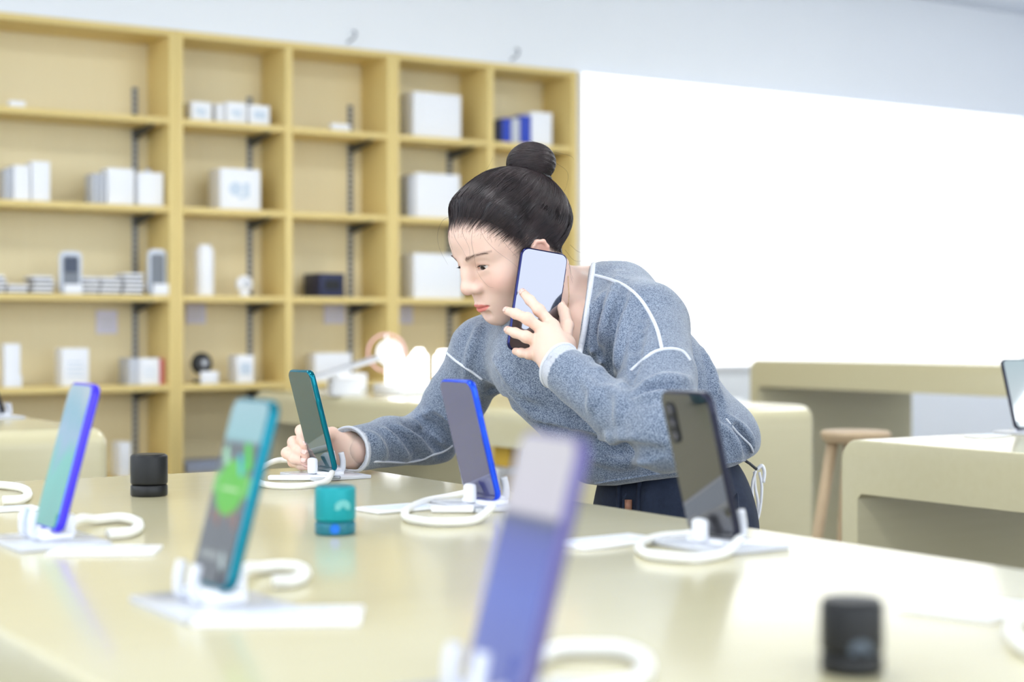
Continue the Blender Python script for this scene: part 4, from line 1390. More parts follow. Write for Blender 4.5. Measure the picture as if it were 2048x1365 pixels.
# ---- eyes
M_eye = mat('eyeball', srgb(214, 206, 204), .3, coat=.15)
M_iris = mat('iris', srgb(46, 32, 28), .35, coat=.06, spec=.3)
M_pupil = mat('pupil', srgb(10, 9, 10), .1, coat=1.0)
gaze = HR @ np.array([.17, .95, -.20]); gaze /= np.linalg.norm(gaze)
for s in (-1, 1):
    c = tf(HT, (s * .0284, .0656, -.0006)); r = .0132 * HS
    e = empty('eye', tuple(loc(c))); e.parent = person
    q = Vector(gaze).to_track_quat('Z', 'Y').to_matrix().to_4x4()
    bm = bmesh.new(); bmesh.ops.create_uvsphere(bm, u_segments=40, v_segments=28, radius=r, matrix=q)
    eb = bm_obj('eyeball', bm, M_eye, person, True, 180); eb.location = tuple(loc(c))
    bpy.data.objects.remove(e)
    for nm, rr, zz, mm in (('iris', .0056, .0108, M_iris), ('pupil', .0026, .01125, M_pupil)):
        bm = bmesh.new()
        prof = []
        for i in range(7):
            a = rr / .0132 * (1 - i / 6); prof.append((.01333 * HS * math.sin(a) * (1 if nm == 'iris' else 1.004), .01333 * HS * math.cos(a) * (1.0 if nm == 'iris' else 1.006)))
        prof[-1] = (0, prof[-1][1])
        bm_lathe(bm, prof, 24, q); bm_obj(nm, bm, mm, eb, True, 180)

# ---- brows and lashes
M_hair = mat('dark_hair', srgb(24, 22, 27), .40, spec=.55)
M_brow = mat('brow_hair', srgb(112, 88, 80), .6)


def on_face(pts, off=.0002):
    w = np.array([tf(HT, p) for p in pts]); return snap(B, w, off, 5)


for s in (-1, 1):
    st, rd = [], []
    for i in range(90):
        t = rng.uniform(0, 1); x = .012 + .042 * t
        z = .0165 + .0058 * math.sin(t * 2.1) - .002 * t + rng.uniform(-1, 1) * (.0022 - .0013 * t)
        p = on_face([(s * x, .09 - .9 * x * x * 10 * .5, z)])[0]
        d = HR @ np.array([s * (.6 + .5 * t), -.25, .75 - 1.0 * t]); d /= np.linalg.norm(d)
        L_ = .006
        st.append([p + d * L_ * k / 3 + (HR @ np.array([0, 1, 0])) * .0003 * k for k in range(4)])
        rd.append([.00010, .00010, .00008, .00003])
    hair_mesh('eyebrow', loc(np.array(st)), np.array(rd), M_brow, person)
for s in (-1, 1):
    st, rd = [], []
    for i in range(40):
        t = .25 + .65 * i / 39
        xx = np.interp(t, [0, .3, .65, 1], [.0185, .0240, .0315, .0390]); zz = np.interp(t, [0, .3, .65, 1], [.0006, .0030, .0038, .0012]); yy = np.interp(t, [0, .3, .65, 1], [.0755, .0793, .0788, .0712])
        p = snap(B, np.array([tf(HT, (s * xx, yy + .001, zz))]), .0002, 3)[0]
        d = HR @ np.array([s * (-.2 + .9 * t), .9, -.35]); d /= np.linalg.norm(d); up = HR @ np.array([0, .1, 1.])
        L_ = .0045
        st.append([p + d * L_ * k / 4 + up * .0010 * (k / 4) ** 2 for k in range(5)])
        rd.append([.00015, .00014, .00012, .00008, .00003])
    # lid line
    ln = [tf(HT, (s * a, b, c)) for a, b, c in ((.0180, .0780, -.0004), (.0235, .0800, .0026), (.0300, .0800, .0036), (.0375, .0760, .0022))]
    ln = catmull([Vector(p) for p in ln], 4)
    pts = np.array([list(p) for p in ln])
    idx = np.linspace(0, len(pts) - 1, 5).astype(int)
    st.append(snap(B, pts[idx], .0001, 3)); rd.append([.00005, .00014, .00028, .0003, .00018])
    hair_mesh('eyelashes', loc(np.array(st)), np.array(rd), M_hair, person, 4)

# ---- hair: shell over the skull, thinning out at the hairline
HY = [-.11, -.085, -.06, -.035, -.016, -.006, .012, .020, .032, .045, .060, .075, .09]
HZ = [-.066, -.066, -.060, -.050, -.020, .010, .008, -.014, .000, .022, .044, .058, .062]


def gfun(x, y, z): return z - np.interp(y, HY, HZ)


Hh = Model()
TI = ID
SK = Model(); build_skull(SK, ID)


def hair_fn(x, y, z):
    x, y, z = np.broadcast_arrays(x, y, z); sh = x.shape
    p = np.stack([x.ravel(), y.ravel(), z.ravel()], 1)
    f = None
    for op, g, lo, hi, k in SK.ops:
        dd = g(p[:, 0], p[:, 1], p[:, 2]); f = dd if f is None else smin(f, dd, k)
    g = gfun(p[:, 0], p[:, 1], p[:, 2])
    s = np.clip((g - .008) / .066, 0, 1); s = s * s * (3 - 2 * s)
    back = np.clip((-p[:, 1] - .02) / .06, 0, 1)
    th = -.0035 + s * (.0165 + .001 * back)
    return (f - th).reshape(sh)


Hh.add(hair_fn, (-.09, -.12, -.08), (.09, .105, .13), 0)
BD = np.array([0, -.42, .90]); BD /= np.linalg.norm(BD)
BUNC = np.array([0, -.088, .096]); BUN0 = BUNC - BD * .030
ell(Hh, BUN0, (.026, .026, .026), .018, ID)
_z = BD; _x = np.array([1., 0, 0]); _y = np.cross(_z, _x); BR = np.stack([_x, _y, _z], 1)
BRAD = np.array([.038, .036, .031])
ell(Hh, BUNC, BRAD, .006, ID, rot=BR)
VH, FH = Hh.mesh((-.10, -.15, -.085), (.10, .11, .20), .0022)
VH = relax(VH, FH, 1, .4)
# attributes for the strand texture: angle around the bun and distance along the strand
q = VH - BUN0
a1 = np.arctan2(q @ _x, q @ _y); bunm = np.linalg.norm((VH - BUNC) / BRAD.max(), axis=1) < 1.12
q2 = (VH - BUNC) @ BR
a1 = np.where(bunm, q2[:, 2] * 26 + .5 * np.sin(np.arctan2(q2[:, 1], q2[:, 0])), a1)
M_hs = mat('hair_mass', srgb(22, 21, 27), .38, spec=.6)
_a = nd(M_hs, 'ShaderNodeAttribute', attribute_name='flow')
_cx = nd(M_hs, 'ShaderNodeCombineXYZ'); lk(M_hs, _a.outputs['Fac'], _cx.inputs[0])
_n = nd(M_hs, 'ShaderNodeTexNoise', Scale=26.0, Detail=5.0); lk(M_hs, _cx.outputs[0], _n.inputs['Vector'])
_b = nd(M_hs, 'ShaderNodeBump', Strength=.7, Distance=.003); lk(M_hs, _n.outputs[0], _b.inputs['Height']); lk(M_hs, _b.outputs[0], bsdf(M_hs).inputs['Normal'])
hair = pmesh('hair', VH @ HR.T * HS + HO, FH, M_hs, person, {'flow': a1})


def skull_r(d):
    """distance from the skull centre to the hair surface along unit directions d (local frame)"""
    r = np.full(len(d), .14)
    lo = np.full(len(d), .04); hi = np.full(len(d), .2); c = np.array([0, -.008, .022])
    for _ in range(16):
        mid_ = (lo + hi) / 2; p = c + d * mid_[:, None]
        ins = hair_fn(p[:, 0], p[:, 1], p[:, 2]) < 0
        lo = np.where(ins, mid_, lo); hi = np.where(ins, hi, mid_)
    return (lo + hi) / 2


SC0 = np.array([0, -.008, .022])


def to_cam(Vl): return Vl @ HR.T * HS + HO


def scalp_strands(n, K=14, start_hairline=.75, lift=.0012):
    th = rng.uniform(0, 2 * np.pi, n)
    # seeds: hairline points parameterised by angle around the head, plus random scalp seeds
    out = np.zeros((n, K, 3))
    bdir = BUN0 + BD * .002 - SC0; bl = np.linalg.norm(bdir); bdir /= bl
    seeds = []
    while len(seeds) < n:
        d = rng.normal(size=(4 * n, 3)); d /= np.linalg.norm(d, axis=1)[:, None]
        r = skull_r(d); p = SC0 + d * r[:, None]; g = gfun(p[:, 0], p[:, 1], p[:, 2])
        hl_ = (g > -.004) & (g < .016); sc = (g >= .016)
        keep = np.where(hl_, True, sc & (rng.uniform(size=len(g)) < .22))
        seeds.extend(list(d[keep & (g > -.004 + np.abs(rng.normal(size=len(g))) * .006)]))
    d0 = np.array(seeds[:n])
    om = np.arccos(np.clip(d0 @ bdir, -1, 1))[:, None]
    ctl = d0 + bdir + np.stack([np.sign(d0[:, 0]) * .34, -.30 + 0 * d0[:, 0], -.22 + 0 * d0[:, 0]], 1) * np.clip(d0[:, 1:2] + .35, 0, 1) * np.minimum(1, np.abs(d0[:, 0:1]) * 4 + .2)
    ctl /= np.linalg.norm(ctl, axis=1)[:, None]
    side = np.cross(d0, bdir); side /= np.linalg.norm(side, axis=1)[:, None] + 1e-9
    gd = rng.normal(size=(170, 3)); gd /= np.linalg.norm(gd, axis=1)[:, None]
    gid = np.argmax(d0 @ gd.T, axis=1); gw = rng.normal(size=170) * .075; gl = rng.uniform(0, .0032, 170)
    wob = (gw[gid] + rng.normal(size=n) * .018)[:, None]; ph = (rng.uniform(0, 6.28, 170)[gid] + rng.normal(size=n) * .3)[:, None]; base_l = gl[gid] + rng.uniform(.0, lift, n)
    for k in range(K):
        t = k / (K - 1)
        sl = lambda a, b, t_: (lambda o: (np.sin((1 - t_) * o) * a + np.sin(t_ * o) * b) / np.maximum(np.sin(o), 1e-4))(np.arccos(np.clip((a * b).sum(1), -1, 1))[:, None])
        dd = sl(sl(d0, ctl, t), sl(ctl, np.broadcast_to(bdir, d0.shape), t), t); dd /= np.linalg.norm(dd, axis=1)[:, None]
        dd = dd + side * wob * np.sin(np.pi * t) + side * .006 * np.sin(8 * t + ph)
        dd /= np.linalg.norm(dd, axis=1)[:, None]
        r = skull_r(dd)
        rr = np.minimum(r, .5)
        l = base_l * min(1, .15 + t * 3.5)
        if t > .86: rr = rr * (1 - (t - .86) / .14) + np.minimum(rr, bl + .004) * ((t - .86) / .14)
        # follow the skin where the shell dips under it
        p = SC0 + dd * (rr + l)[:, None]
        out[:, k] = p
    # near the hairline keep strands outside the skin
    w = to_cam(out.reshape(-1, 3))
    f = B.points(w); push = f < .0004
    if push.any(): w[push] = snap(B, w[push], .0006, 3)
    return w.reshape(n, K, 3)


S1 = scalp_strands(9500)
r1 = np.outer(rng.uniform(.00022, .00042, len(S1)), np.concatenate([[.12, .42, .75], np.ones(S1.shape[1] - 3)]))
M_str = noise_mat(mat('hair_strands', srgb(30, 26, 30), .36, spec=.7), srgb(16, 16, 24), srgb(70, 56, 56), 60, 2)
M_wisp = mat('fine_hair', srgb(84, 62, 54), .5)
hair_mesh('hair_strands', loc(S1), r1, M_str, hair)
# bun strands
n = 1500; K = 22
S2 = np.zeros((n, K, 3))
h0 = rng.uniform(-.92, .96, n); ph0 = rng.uniform(0, 2 * np.pi, n); arc = rng.uniform(1.6, 4.2, n); tilt = rng.normal(.32, .14, n); twist = rng.normal(0, .12, n)
for k in range(K):
    t = k / (K - 1); ph = ph0 + arc * t
    hz = np.clip(h0 + tilt * np.sin(ph + .6) * .9 + twist * (t - .5), -.97, .985)
    rr = np.sqrt(1 - hz ** 2)
    lift = 1.012 + .02 * np.sin(h0 * 23 + 2.0) * 1.0 + rng.uniform(0, .002, n)
    q = np.stack([rr * np.cos(ph), rr * np.sin(ph), hz], 1) * lift[:, None] * BRAD
    S2[:, k] = BUNC + q @ BR.T
hair_mesh('bun_strands', loc(to_cam(S2.reshape(-1, 3)).reshape(n, K, 3)), np.outer(rng.uniform(.00025, .00045, n), np.concatenate([[.3], np.ones(K - 2), [.3]])), M_str, hair)
# hair tie
pts = [BUN0 + BD * .006 + BR @ np.array([.0285 * math.cos(a), .0285 * math.sin(a), 0]) for a in np.linspace(0, 2 * np.pi, 28)[:-1]]
ptube('hair_tie', to_cam(np.array(pts)), .0028, M_black, hair, 8, True)
# loose wisps drawn through photograph positions at head depth
wisps = [([(905, 432), (885, 442), (875, 470), (880, 500), (896, 530)], 2.335), ([(912, 440), (908, 470), (925, 500), (935, 520)], 2.318),
         ([(948, 445), (943, 480), (948, 510), (955, 545), (975, 572), (988, 576)], 2.292), ([(960, 440), (965, 470), (990, 500), (1030, 530), (1038, 545)], 2.30),
         ([(985, 440), (1005, 480), (1025, 505), (1040, 520)], 2.325), ([(1110, 325), (1135, 345), (1132, 375), (1122, 390)], 2.44), ([(1075, 290), (1060, 280), (1052, 284)], 2.46),
         ([(1110, 305), (1140, 312), (1148, 320)], 2.46), ([(1060, 292), (1045, 300), (1030, 320)], 2.44), ([(1140, 490), (1160, 505), (1185, 498)], 2.45), ([(1130, 500), (1150, 522), (1180, 520)], 2.44),
         ([(900, 440), (897, 470), (905, 500)], 2.325), ([(930, 440), (925, 465), (938, 495), (940, 515)], 2.30), ([(1120, 520), (1128, 545), (1132, 570)], 2.395), ([(1126, 515), (1136, 540), (1142, 562)], 2.40),
         ([(1000, 450), (1020, 480), (1042, 500)], 2.33), ([(1015, 455), (1032, 480), (1050, 497)], 2.335), ([(1040, 460), (1045, 480), (1055, 492)], 2.34)]
for pl, D in wisps:
    st, rd = [], []
    pts = catmull([Vector(P(x, y, D)) for x, y in pl], 6)
    pts = np.array([list(p) for p in pts]); ii = np.linspace(0, len(pts) - 1, 16)
    pts = np.stack([np.interp(ii, np.arange(len(pts)), pts[:, c]) for c in range(3)], 1)
    f = B.points(pts); pu = f < .0006
    if pu.any(): pts[pu] = snap(B, pts[pu], .0008, 4)
    st.append(pts); rd.append(np.linspace(.00021, .00007, 16))
    hair_mesh('loose_wisp', loc(np.array(st)), np.array(rd), M_wisp, hair)
# short soft hairs along the temple and nape, and fly-aways over the crown
n = 380; K = 8; d = rng.normal(size=(9000, 3)); d /= np.linalg.norm(d, axis=1)[:, None]
p = SC0 + d * skull_r(d)[:, None]; g = gfun(p[:, 0], p[:, 1], p[:, 2]); sel = np.where((g > -.012) & (g < .006))[0][:n]
p0 = p[sel]; bdir = (BUN0 - p0); bdir /= np.linalg.norm(bdir, axis=1)[:, None]
outw = p0 - SC0; outw /= np.linalg.norm(outw, axis=1)[:, None]; S3 = np.zeros((len(sel), K, 3)); ln = rng.uniform(.008, .024, len(sel))[:, None]; sd = rng.normal(size=(len(sel), 3)) * .45
for k in range(K):
    t = k / (K - 1); S3[:, k] = p0 + (bdir * 1.0 + sd * .4 + outw * .18 * t) * ln * t
w = to_cam(S3.reshape(-1, 3)); f = B.points(w); pu = f < .0003; w[pu] = snap(B, w[pu], .0005, 4)
hair_mesh('baby_hairs', loc(w.reshape(-1, K, 3)), np.tile(np.linspace(.00010, .00004, K), (len(sel), 1)), M_brow, hair)
n = 160; d = rng.normal(size=(n, 3)); d[:, 2] = np.abs(d[:, 2]) * .8 + .1; d /= np.linalg.norm(d, axis=1)[:, None]
p0 = SC0 + d * (skull_r(d) + .001)[:, None]; bdir = (BUN0 - p0); bdir /= np.linalg.norm(bdir, axis=1)[:, None]; K = 8; S4 = np.zeros((n, K, 3)); ln = rng.uniform(.012, .04, n)[:, None]; sd = rng.normal(size=(n, 3)) * .35
for k in range(K):
    t = k / (K - 1); S4[:, k] = p0 + (bdir + sd) * ln * t + d * ln * .35 * t * t
hair_mesh('fly_away_hairs', loc(to_cam(S4.reshape(-1, 3)).reshape(-1, K, 3)), np.tile(np.linspace(.00018, .00006, K), (n, 1)), M_str, hair)
# ------------------------------------------------------------------ sweater
Sw = Model(); torso(Sw, .004)
ell(Sw, P(1455, 880, 2.47), (.045, .05, .045), .05)                      # hem pouching over the hip
cone(Sw, P(1362, 740, 2.46), P(1440, 870, 2.47), .022, .032, .04)
cone(Sw, P(1240, 602, 2.43), LS, .050, .050, .04)
cone(Sw, P(1190, 880, 2.36), P(1250, 930, 2.36), .045, .045, .05)        # belly fabric
# neckline: V cut prism along the view direction
VN = [(1181, 515), (1176, 560), (1165, 640), (1155, 700), (1140, 742), (1085, 700), (1040, 650), (1030, 600), (1060, 515)]


def vcut(x, y, z):
    sx = 1024 + x / y * F_PX; sy = HORIZON - z / y * F_PX
    d = None
    n = len(VN)
    for i in range(n):
        (x0, y0), (x1, y1) = VN[i], VN[(i + 1) % n]
        ex, ey = x1 - x0, y1 - y0; L_ = math.hypot(ex, ey)
        e = ((sx - x0) * (-ey) + (sy - y0) * ex) / L_
        e = -e
        d = e if d is None else np.maximum(d, e)
    return d * 2.4 / F_PX


Sw.add(lambda x, y, z: np.maximum(vcut(x, y, z), (y - 2.485)), (-.02, 2.2, -.08), (.16, 2.5, .12), .004, 's')
chain(Sw, [LS, LS + (LE - LS) * .5 + np.array([.004, 0, 0]), LE], [.056, .048, .046], .010)
Sl = Model()
chain(Sw, [LE, LE + (LWr - LE) * .45 + np.array([0, 0, -.012]), LWr + (LWr - LE) * .02], [.045, .0345, .0320], .008)
chain(Sw, [RS, RS + (RE - RS) * .55 + np.array([.006, 0, .004]), RE], [.054, .042, .044], .03)
chain(Sw, [RE, RE + (RWr - RE) * .5 + np.array([0, 0, .004]), RWr], [.044, .037, .0355], .018)
# cuffs cut square and hollowed
dl = (LWr - LE) / np.linalg.norm(LWr - LE); dr = (RWr - RE) / np.linalg.norm(RWr - RE)
halfcut(Sw, LWr - dl * .002, dl, LWr - .045, LWr + .045 + dl * .02, .003)
halfcut(Sw, RWr - dr * .002, dr, RWr - .045, RWr + .045 + dr * .02, .003)
cone(Sw, LWr - dl * .035, LWr + dl * .03, .0235, .0275, .002, op='s')
cone(Sw, RWr - dr * .040, RWr + dr * .03, .0265, .0310, .002, op='s')
# hem cut
A_, B_ = P(1180, 968, 2.42), P(1525, 920, 2.42)
nn = np.array([-(B_ - A_)[2], 0, (B_ - A_)[0]]); nn = -nn / np.linalg.norm(nn)
halfcut(Sw, A_, nn, (.06, 2.25, -.42), (.42, 2.75, -.17), .02)
# keep the sleeve above the table
halfcut(Sw, (0, 0, -.2105), (0, 0, -1), (-.30, 2.35, -.30), (-.0, 2.62, -.17), .012)

# folds, stroked over the surface
ridges = [([(1238, 545), (1222, 610), (1206, 680), (1200, 740)], .006), ([(1268, 590), (1248, 660), (1240, 730), (1250, 790)], .0065), ([(1205, 590), (1190, 650), (1180, 720)], .004),
          ([(845, 828), (880, 840), (915, 858)], .005), ([(822, 843), (862, 862), (895, 890)], .005), ([(795, 855), (835, 878), (862, 915)], .0045), ([(768, 862), (795, 888), (815, 920)], .004), ([(738, 866), (758, 890), (770, 915)], .003),
          ([(1280, 778), (1330, 762), (1380, 760)], .006), ([(1275, 800), (1320, 795), (1370, 800)], .005), ([(1170, 760), (1190, 790), (1180, 820)], .004), ([(1215, 775), (1240, 800), (1235, 840)], .004),
          ([(1040, 800), (1100, 850), (1180, 872), (1270, 880)], .007), ([(1010, 770), (1080, 830), (1150, 855)], .006), ([(1180, 915), (1240, 925), (1300, 922)], .006), ([(1405, 700), (1428, 770), (1436, 820)], .006),
          ([(1455, 835), (1490, 870), (1505, 900)], .006), ([(960, 650), (945, 700), (930, 760)], .004), ([(990, 720), (1030, 770), (1080, 800)], .005), ([(1440, 850), (1465, 880), (1480, 915)], .004)]
grooves = [([(1293, 610), (1272, 690), (1262, 770)], .006), ([(1252, 560), (1232, 640), (1222, 720)], .004), ([(860, 830), (890, 850), (920, 872)], .004), ([(835, 838), (872, 858), (905, 885)], .005), ([(808, 850), (848, 872), (880, 905)], .0045),
           ([(780, 860), (815, 885), (838, 920)], .004), ([(1275, 790), (1330, 780), (1385, 782)], .005), ([(1060, 835), (1130, 872), (1230, 892), (1310, 905)], .007), ([(975, 770), (1000, 800), (1040, 820)], .006), ([(1420, 720), (1437, 790), (1444, 840)], .004),
           ([(1190, 895), (1260, 905), (1330, 905)], .005), ([(1470, 850), (1490, 890), (1500, 915)], .004)]
base = Model(); base.ops = list(Sw.ops)
for pl, r in ridges:
    pts = hit(base, [tuple(p)[:2] for p in catmull([Vector((a, b, 0)) for a, b in pl], 4)])
    if len(pts) > 1:
        pts = pts + np.array([0, r * .35, 0])
        rr = r * np.sin(np.linspace(.35, math.pi - .35, len(pts)))
        chain(Sw, list(pts), list(rr * 1.15), .011)
for pl, r in grooves:
    pts = hit(base, [tuple(p)[:2] for p in catmull([Vector((a, b, 0)) for a, b in pl], 4)])
    if len(pts) > 1:
        pts = pts - np.array([0, r * .35, 0])
        rr = r * np.sin(np.linspace(.35, math.pi - .35, len(pts)))
        chain(Sw, list(pts), list(rr * 1.35), .009, op='s')


def ripple(x, y, z):
    return .0007 * np.sin(x * 61 + 9 * z + 17 * y) * np.sin(z * 47 - 13 * x + 5 * y) + .0004 * np.sin(x * 140 - y * 90) * np.sin(z * 120 + x * 60)


Sw.add(ripple, (-1, 1, -1), (1, 4, 1), 0, 'd')
VS, FS = Sw.mesh((-.32, 1.97, -.30), (.42, 2.74, .10), .0036)
VS = relax(VS, FS, 1, .5)
# paler cuff bands
ql = (VS - LWr) @ dl; nl = np.linalg.norm((VS - LWr) - ql[:, None] * dl, axis=1)
qr = (VS - RWr) @ dr; nr = np.linalg.norm((VS - RWr) - qr[:, None] * dr, axis=1)
band = ((ql > -.020) & (ql < .03) & (nl < .06)).astype(float) + ((qr > -.010) & (qr < .03) & (nr < .06)).astype(float)

M_knit = mat('grey_knit', srgb(120, 132, 150), .95, sheen=.5, spec=.15)
b_ = bsdf(M_knit); b_.inputs['Sheen Roughness'].default_value = .5
tc = nd(M_knit, 'ShaderNodeTexCoord')
n1 = nd(M_knit, 'ShaderNodeTexNoise', Scale=680.0, Detail=1.0); n2 = nd(M_knit, 'ShaderNodeTexNoise', Scale=190.0, Detail=3.0); n3 = nd(M_knit, 'ShaderNodeTexNoise', Scale=14.0, Detail=2.0)
for n_ in (n1, n2, n3): lk(M_knit, tc.outputs['Object'], n_.inputs['Vector'])
ad = nd(M_knit, 'ShaderNodeMath', operation='MULTIPLY_ADD'); ad.inputs[1].default_value = .18; lk(M_knit, n2.outputs[0], ad.inputs[0])
m6 = nd(M_knit, 'ShaderNodeMath', operation='MULTIPLY'); m6.inputs[1].default_value = .82; lk(M_knit, n1.outputs[0], m6.inputs[0]); lk(M_knit, m6.outputs[0], ad.inputs[2])
cr = nd(M_knit, 'ShaderNodeValToRGB'); cr.color_ramp.elements[0].position = .38; cr.color_ramp.elements[0].color = srgb(76, 90, 113)
cr.color_ramp.elements[1].position = .62; cr.color_ramp.elements[1].color = srgb(146, 158, 177)
lk(M_knit, ad.outputs[0], cr.inputs[0])
at = nd(M_knit, 'ShaderNodeAttribute', attribute_name='band')
mx = nd(M_knit, 'ShaderNodeMix', data_type='RGBA'); mx.inputs['B'].default_value = srgb(214, 216, 224)
ml = nd(M_knit, 'ShaderNodeMath', operation='MULTIPLY'); ml.inputs[1].default_value = .72; lk(M_knit, at.outputs['Fac'], ml.inputs[0]); lk(M_knit, ml.outputs[0], mx.inputs['Factor'])
lk(M_knit, cr.outputs[0], mx.inputs['A']); lk(M_knit, mx.outputs['Result'], b_.inputs['Base Color'])
wv = nd(M_knit, 'ShaderNodeTexVoronoi', Scale=420.0); lk(M_knit, tc.outputs['Object'], wv.inputs['Vector'])
bp = nd(M_knit, 'ShaderNodeBump', Strength=.55, Distance=.0016); lk(M_knit, ad.outputs[0], bp.inputs['Height']); lk(M_knit, bp.outputs[0], b_.inputs['Normal'])
sweater = pmesh('sweater', VS, FS, M_knit, person, {'band': band})
sweater['label'] = 'heather grey knit sweater with pale seams'

M_seam = noise_mat(mat('pale_yarn', srgb(216, 220, 230), .95, sheen=.3), srgb(196, 202, 214), srgb(232, 234, 242), 500, bump=.4)
seams = [([(1176, 548), (1215, 558), (1250, 572), (1280, 598), (1302, 632), (1316, 665), (1324, 700)], .0026, 'shoulder_seam'),
         ([(1262, 742), (1285, 722), (1310, 704), (1340, 698), (1366, 704), (1380, 722)], .0026, 'armhole_seam'),
         ([(893, 706), (915, 725), (945, 745), (965, 760)], .0022, 'armhole_seam'),
         ([(706, 925), (760, 924), (810, 926), (845, 920), (862, 912), (885, 905), (905, 892)], .0018, 'sleeve_seam'),
         ([(1452, 838), (1475, 866), (1500, 890), (1506, 905)], .0018, 'side_seam')]
for pl, r, nm in seams:
    pts = hit(Sw, [tuple(p)[:2] for p in catmull([Vector((a, b, 0)) for a, b in pl], 6)])
    if len(pts) > 3:
        for _ in range(2): pts[1:-1] = (pts[:-2] + 2 * pts[1:-1] + pts[2:]) / 4
        ptube(nm, pts, r, M_seam, sweater)
# neckline binding along the visible V edge, on the sweater just outside the cut
pl = [(1187, 526), (1183, 560), (1172, 640), (1163, 690), (1156, 715)]
pts = hit(Sw, [tuple(p)[:2] for p in catmull([Vector((a, b, 0)) for a, b in pl], 8)], d0=2.2)
for _ in range(3): pts[1:-1] = (pts[:-2] + 2 * pts[1:-1] + pts[2:]) / 4
ptube('neckline_binding', pts, .0042, M_seam, sweater)
# cuff edges
for c, d, r in ((LWr, dl, .0325), (RWr, dr, .0355)):
    u = np.cross(d, [0, 0, 1.]); u /= np.linalg.norm(u); w = np.cross(u, d)
    pts = [c - d * .003 + (u * math.cos(a) + w * math.sin(a)) * r for a in np.linspace(0, 2 * np.pi, 37)[:-1]]
    pts = snap(Sw, np.array(pts), .0, 3)
    pts[:, 2] = np.maximum(pts[:, 2], -.2085)
    ptube('cuff_edge', pts, .0024, M_seam, sweater, 8, True)
# hem band
xs = [(x, 968 - (x - 1185) * .155) for x in range(1190, 1520, 12)]
pts = hit(Sw, xs, d0=2.1)
if len(pts) > 4:
    ptube('hem_edge', pts, .0022, M_seam if False else M_knit, sweater)

# ------------------------------------------------------------------ trousers, shoes, small things
Tr = Model()
ell(Tr, P(1346, 985, 2.44), (.108, .108, .085), 0)
ell(Tr, P(1346, 1060, 2.44), (.108, .112, .10), .05)
fl = -CAM_H
hipL = P(1402, 1080, 2.40); hipR = P(1290, 1080, 2.49)
kL = np.array([hipL[0] + .015, 2.40, fl + .47]); kR = np.array([hipR[0] + .005, 2.52, fl + .47])
aL = np.array([hipL[0] + .05, 2.43, fl + .09]); aR = np.array([hipR[0] + .03, 2.56, fl + .09])
chain(Tr, [hipL, kL, aL], [.080, .060, .052], .04); chain(Tr, [hipR, kR, aR], [.080, .060, .052], .04)
for k_ in range(6):
    x0 = 1250 + 45 * k_
    cone(Tr, P(x0, 985, 2.33), P(x0 - 6, 1060, 2.325), .004, .004, .02)
VT, FT = Tr.mesh((.03, 2.26, fl + .04), (.42, 2.66, -.15), .006)
VT = relax(VT, FT, 1, .5)
M_trs = noise_mat(mat('navy_cloth', srgb(24, 34, 56), .85, sheen=.05), srgb(18, 28, 48), srgb(30, 42, 66), 160, bump=.2, bscale=500)
trousers = pmesh('trousers', VT, FT, M_trs, person)
M_shoe = mat('white_shoe', srgb(235, 235, 235), .5)
for a in (aL, aR):
    S_ = Model()
    fd = np.array([-.84, -.54, 0])
    chain(S_, [np.array([a[0], a[1], fl + .038]) - fd * .03, np.array([a[0], a[1], fl + .036]) + fd * .09, np.array([a[0], a[1], fl + .030]) + fd * .17], [.036, .036, .027], .02)
    cone(S_, np.array([a[0], a[1], fl + .05]), np.array([a[0], a[1], fl + .09]), .036, .036, .02)
    halfcut(S_, (0, 0, fl + .001), (0, 0, -1), a - .3, a + .3, .004)
    v_, f_ = S_.mesh(a - np.array([.24, .2, .10]), a + np.array([.12, .12, .05]), .006)
    pmesh('shoe', relax(v_, f_, 1), f_, M_shoe, person)
# drawstring tip and white looped cord at the hip
pts = hit(Tr, [(1257, 1000), (1257, 1022)], d0=2.1)
if len(pts) == 2:
    ptube('drawstring_tip', pts - np.array([0, .003, 0]), .0055, mat('tan_leather', srgb(170, 120, 96), .5), trousers)
for x in (1238, 1278):
    pts = hit(Tr, [(x, 960 + 12 * i) for i in range(9)], d0=2.1)
    if len(pts) > 3: ptube('drawstring', pts - np.array([0, .002, 0]), .0035, M_trs, trousers)
D = 2.50
cord = [(1484, 918), (1500, 928), (1514, 940), (1524, 932), (1529, 945), (1527, 966)]
ptube('cord_clip', [P(x, y, D) for x, y in [tuple(p)[:2] for p in catmull([Vector((a, b, 0)) for a, b in cord[2:]], 5)]], .0028, M_plastic)
ptube('zip_pull', [P(x, y, D - .02) for x, y in cord[:3]], .0022, M_dsteel)
cl = [(1512, 942), (1505, 970), (1507, 1010), (1514, 1040), (1521, 1015), (1524, 975), (1519, 945)]
ptube('white_cord', [P(x, y, D) for x, y in [tuple(p)[:2] for p in catmull([Vector((a, b, 0)) for a, b in cl], 5)]], .0022, M_plastic)
cl = [(1509, 944), (1511, 975), (1516, 1005), (1515, 1040), (1510, 1056)]
ptube('white_cord', [P(x, y, D + .01) for x, y in [tuple(p)[:2] for p in catmull([Vector((a, b, 0)) for a, b in cl], 5)]], .0022, M_plastic)
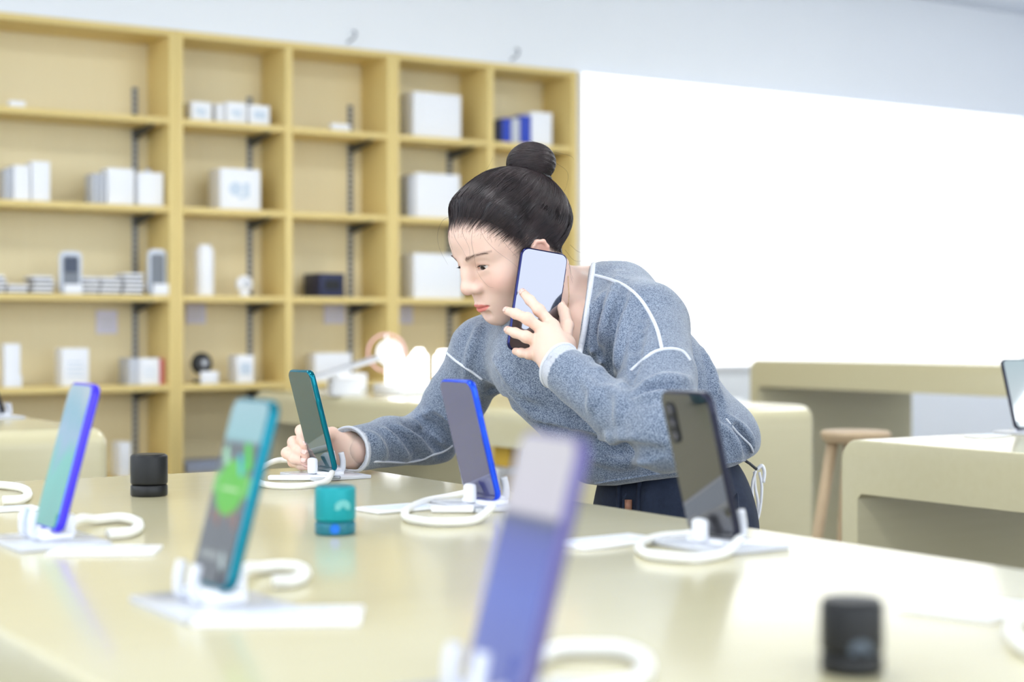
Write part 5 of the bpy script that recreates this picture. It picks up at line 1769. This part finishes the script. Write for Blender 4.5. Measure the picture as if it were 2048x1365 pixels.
# necklace and bracelet
M_gold = mat('gold_chain', srgb(226, 196, 140), .3, .8)
pts = hit(B, [(1136, 552), (1137, 570), (1138, 590), (1136, 612), (1132, 640), (1126, 665)], d0=2.2)
if len(pts) > 3:
    pp = np.array([list(p) for p in catmull([Vector(p) for p in pts], 6)])
    ptube('necklace', pp + np.array([0, -.0012, 0]), [.0006 if i % 2 else .0003 for i in range(len(pp))], M_gold, person, 6)
u = np.cross(dl, [0, 0, 1.]); u /= np.linalg.norm(u); w = np.cross(u, dl)
wc = LWr + dl * .004
pts = np.array([wc + (u * math.cos(a) + w * math.sin(a)) * .026 for a in np.linspace(0, 2 * np.pi, 40)[:-1]])
pts = snap(HLm, pts, .001, 4)
ptube('bracelet', pts, [.0011 if i % 2 else .0005 for i in range(len(pts))], M_steel, person, 6, True)

# ------------------------------------------------------------------ phone at her ear
M_ph_lil = mat('lilac_mirror_glass', srgb(134, 135, 144), .05, .96)
M_fr_nv = mat('navy_frame', srgb(40, 44, 92), .15, .8)
c = P(1074, 604, 2.335)
Lv = np.array([.0205, .004, .139]); Lv /= np.linalg.norm(Lv)
Wv = np.array([.0567, .024, -.009]); Wv -= Lv * (Wv @ Lv); Wv /= np.linalg.norm(Wv)
Nv = np.cross(Wv, Lv)        # points away from the camera, towards the cheek
if Nv[1] < 0: Nv = -Nv
# phone local x = -W (so that y = N, z = L is right handed)
Xv = np.cross(Nv, Lv)
ph = .147; org = c - Lv * ph / 2


def c2w(v): return Vector((v[0] * CY + v[1] * SY, -v[0] * SY + v[1] * CY, v[2]))


t = empty('smartphone'); tag(t, 'pale mirror-backed smartphone the woman holds against her ear', 'phone')
Mw = Matrix.Identity(4)
for i, vv in enumerate((Xv, Nv, Lv)):
    q = c2w(vv)
    for j in range(3): Mw[j][i] = q[j]
t.rotation_mode = 'QUATERNION'; t.rotation_quaternion = Mw.to_quaternion()
q = c2w(org); t.location = (q.x, q.y, q.z + CAM_H)
phone_parts(t, M_fr_nv, M_ph_lil, M_off, w=.0725, h=ph, th=.0082, cams=False)
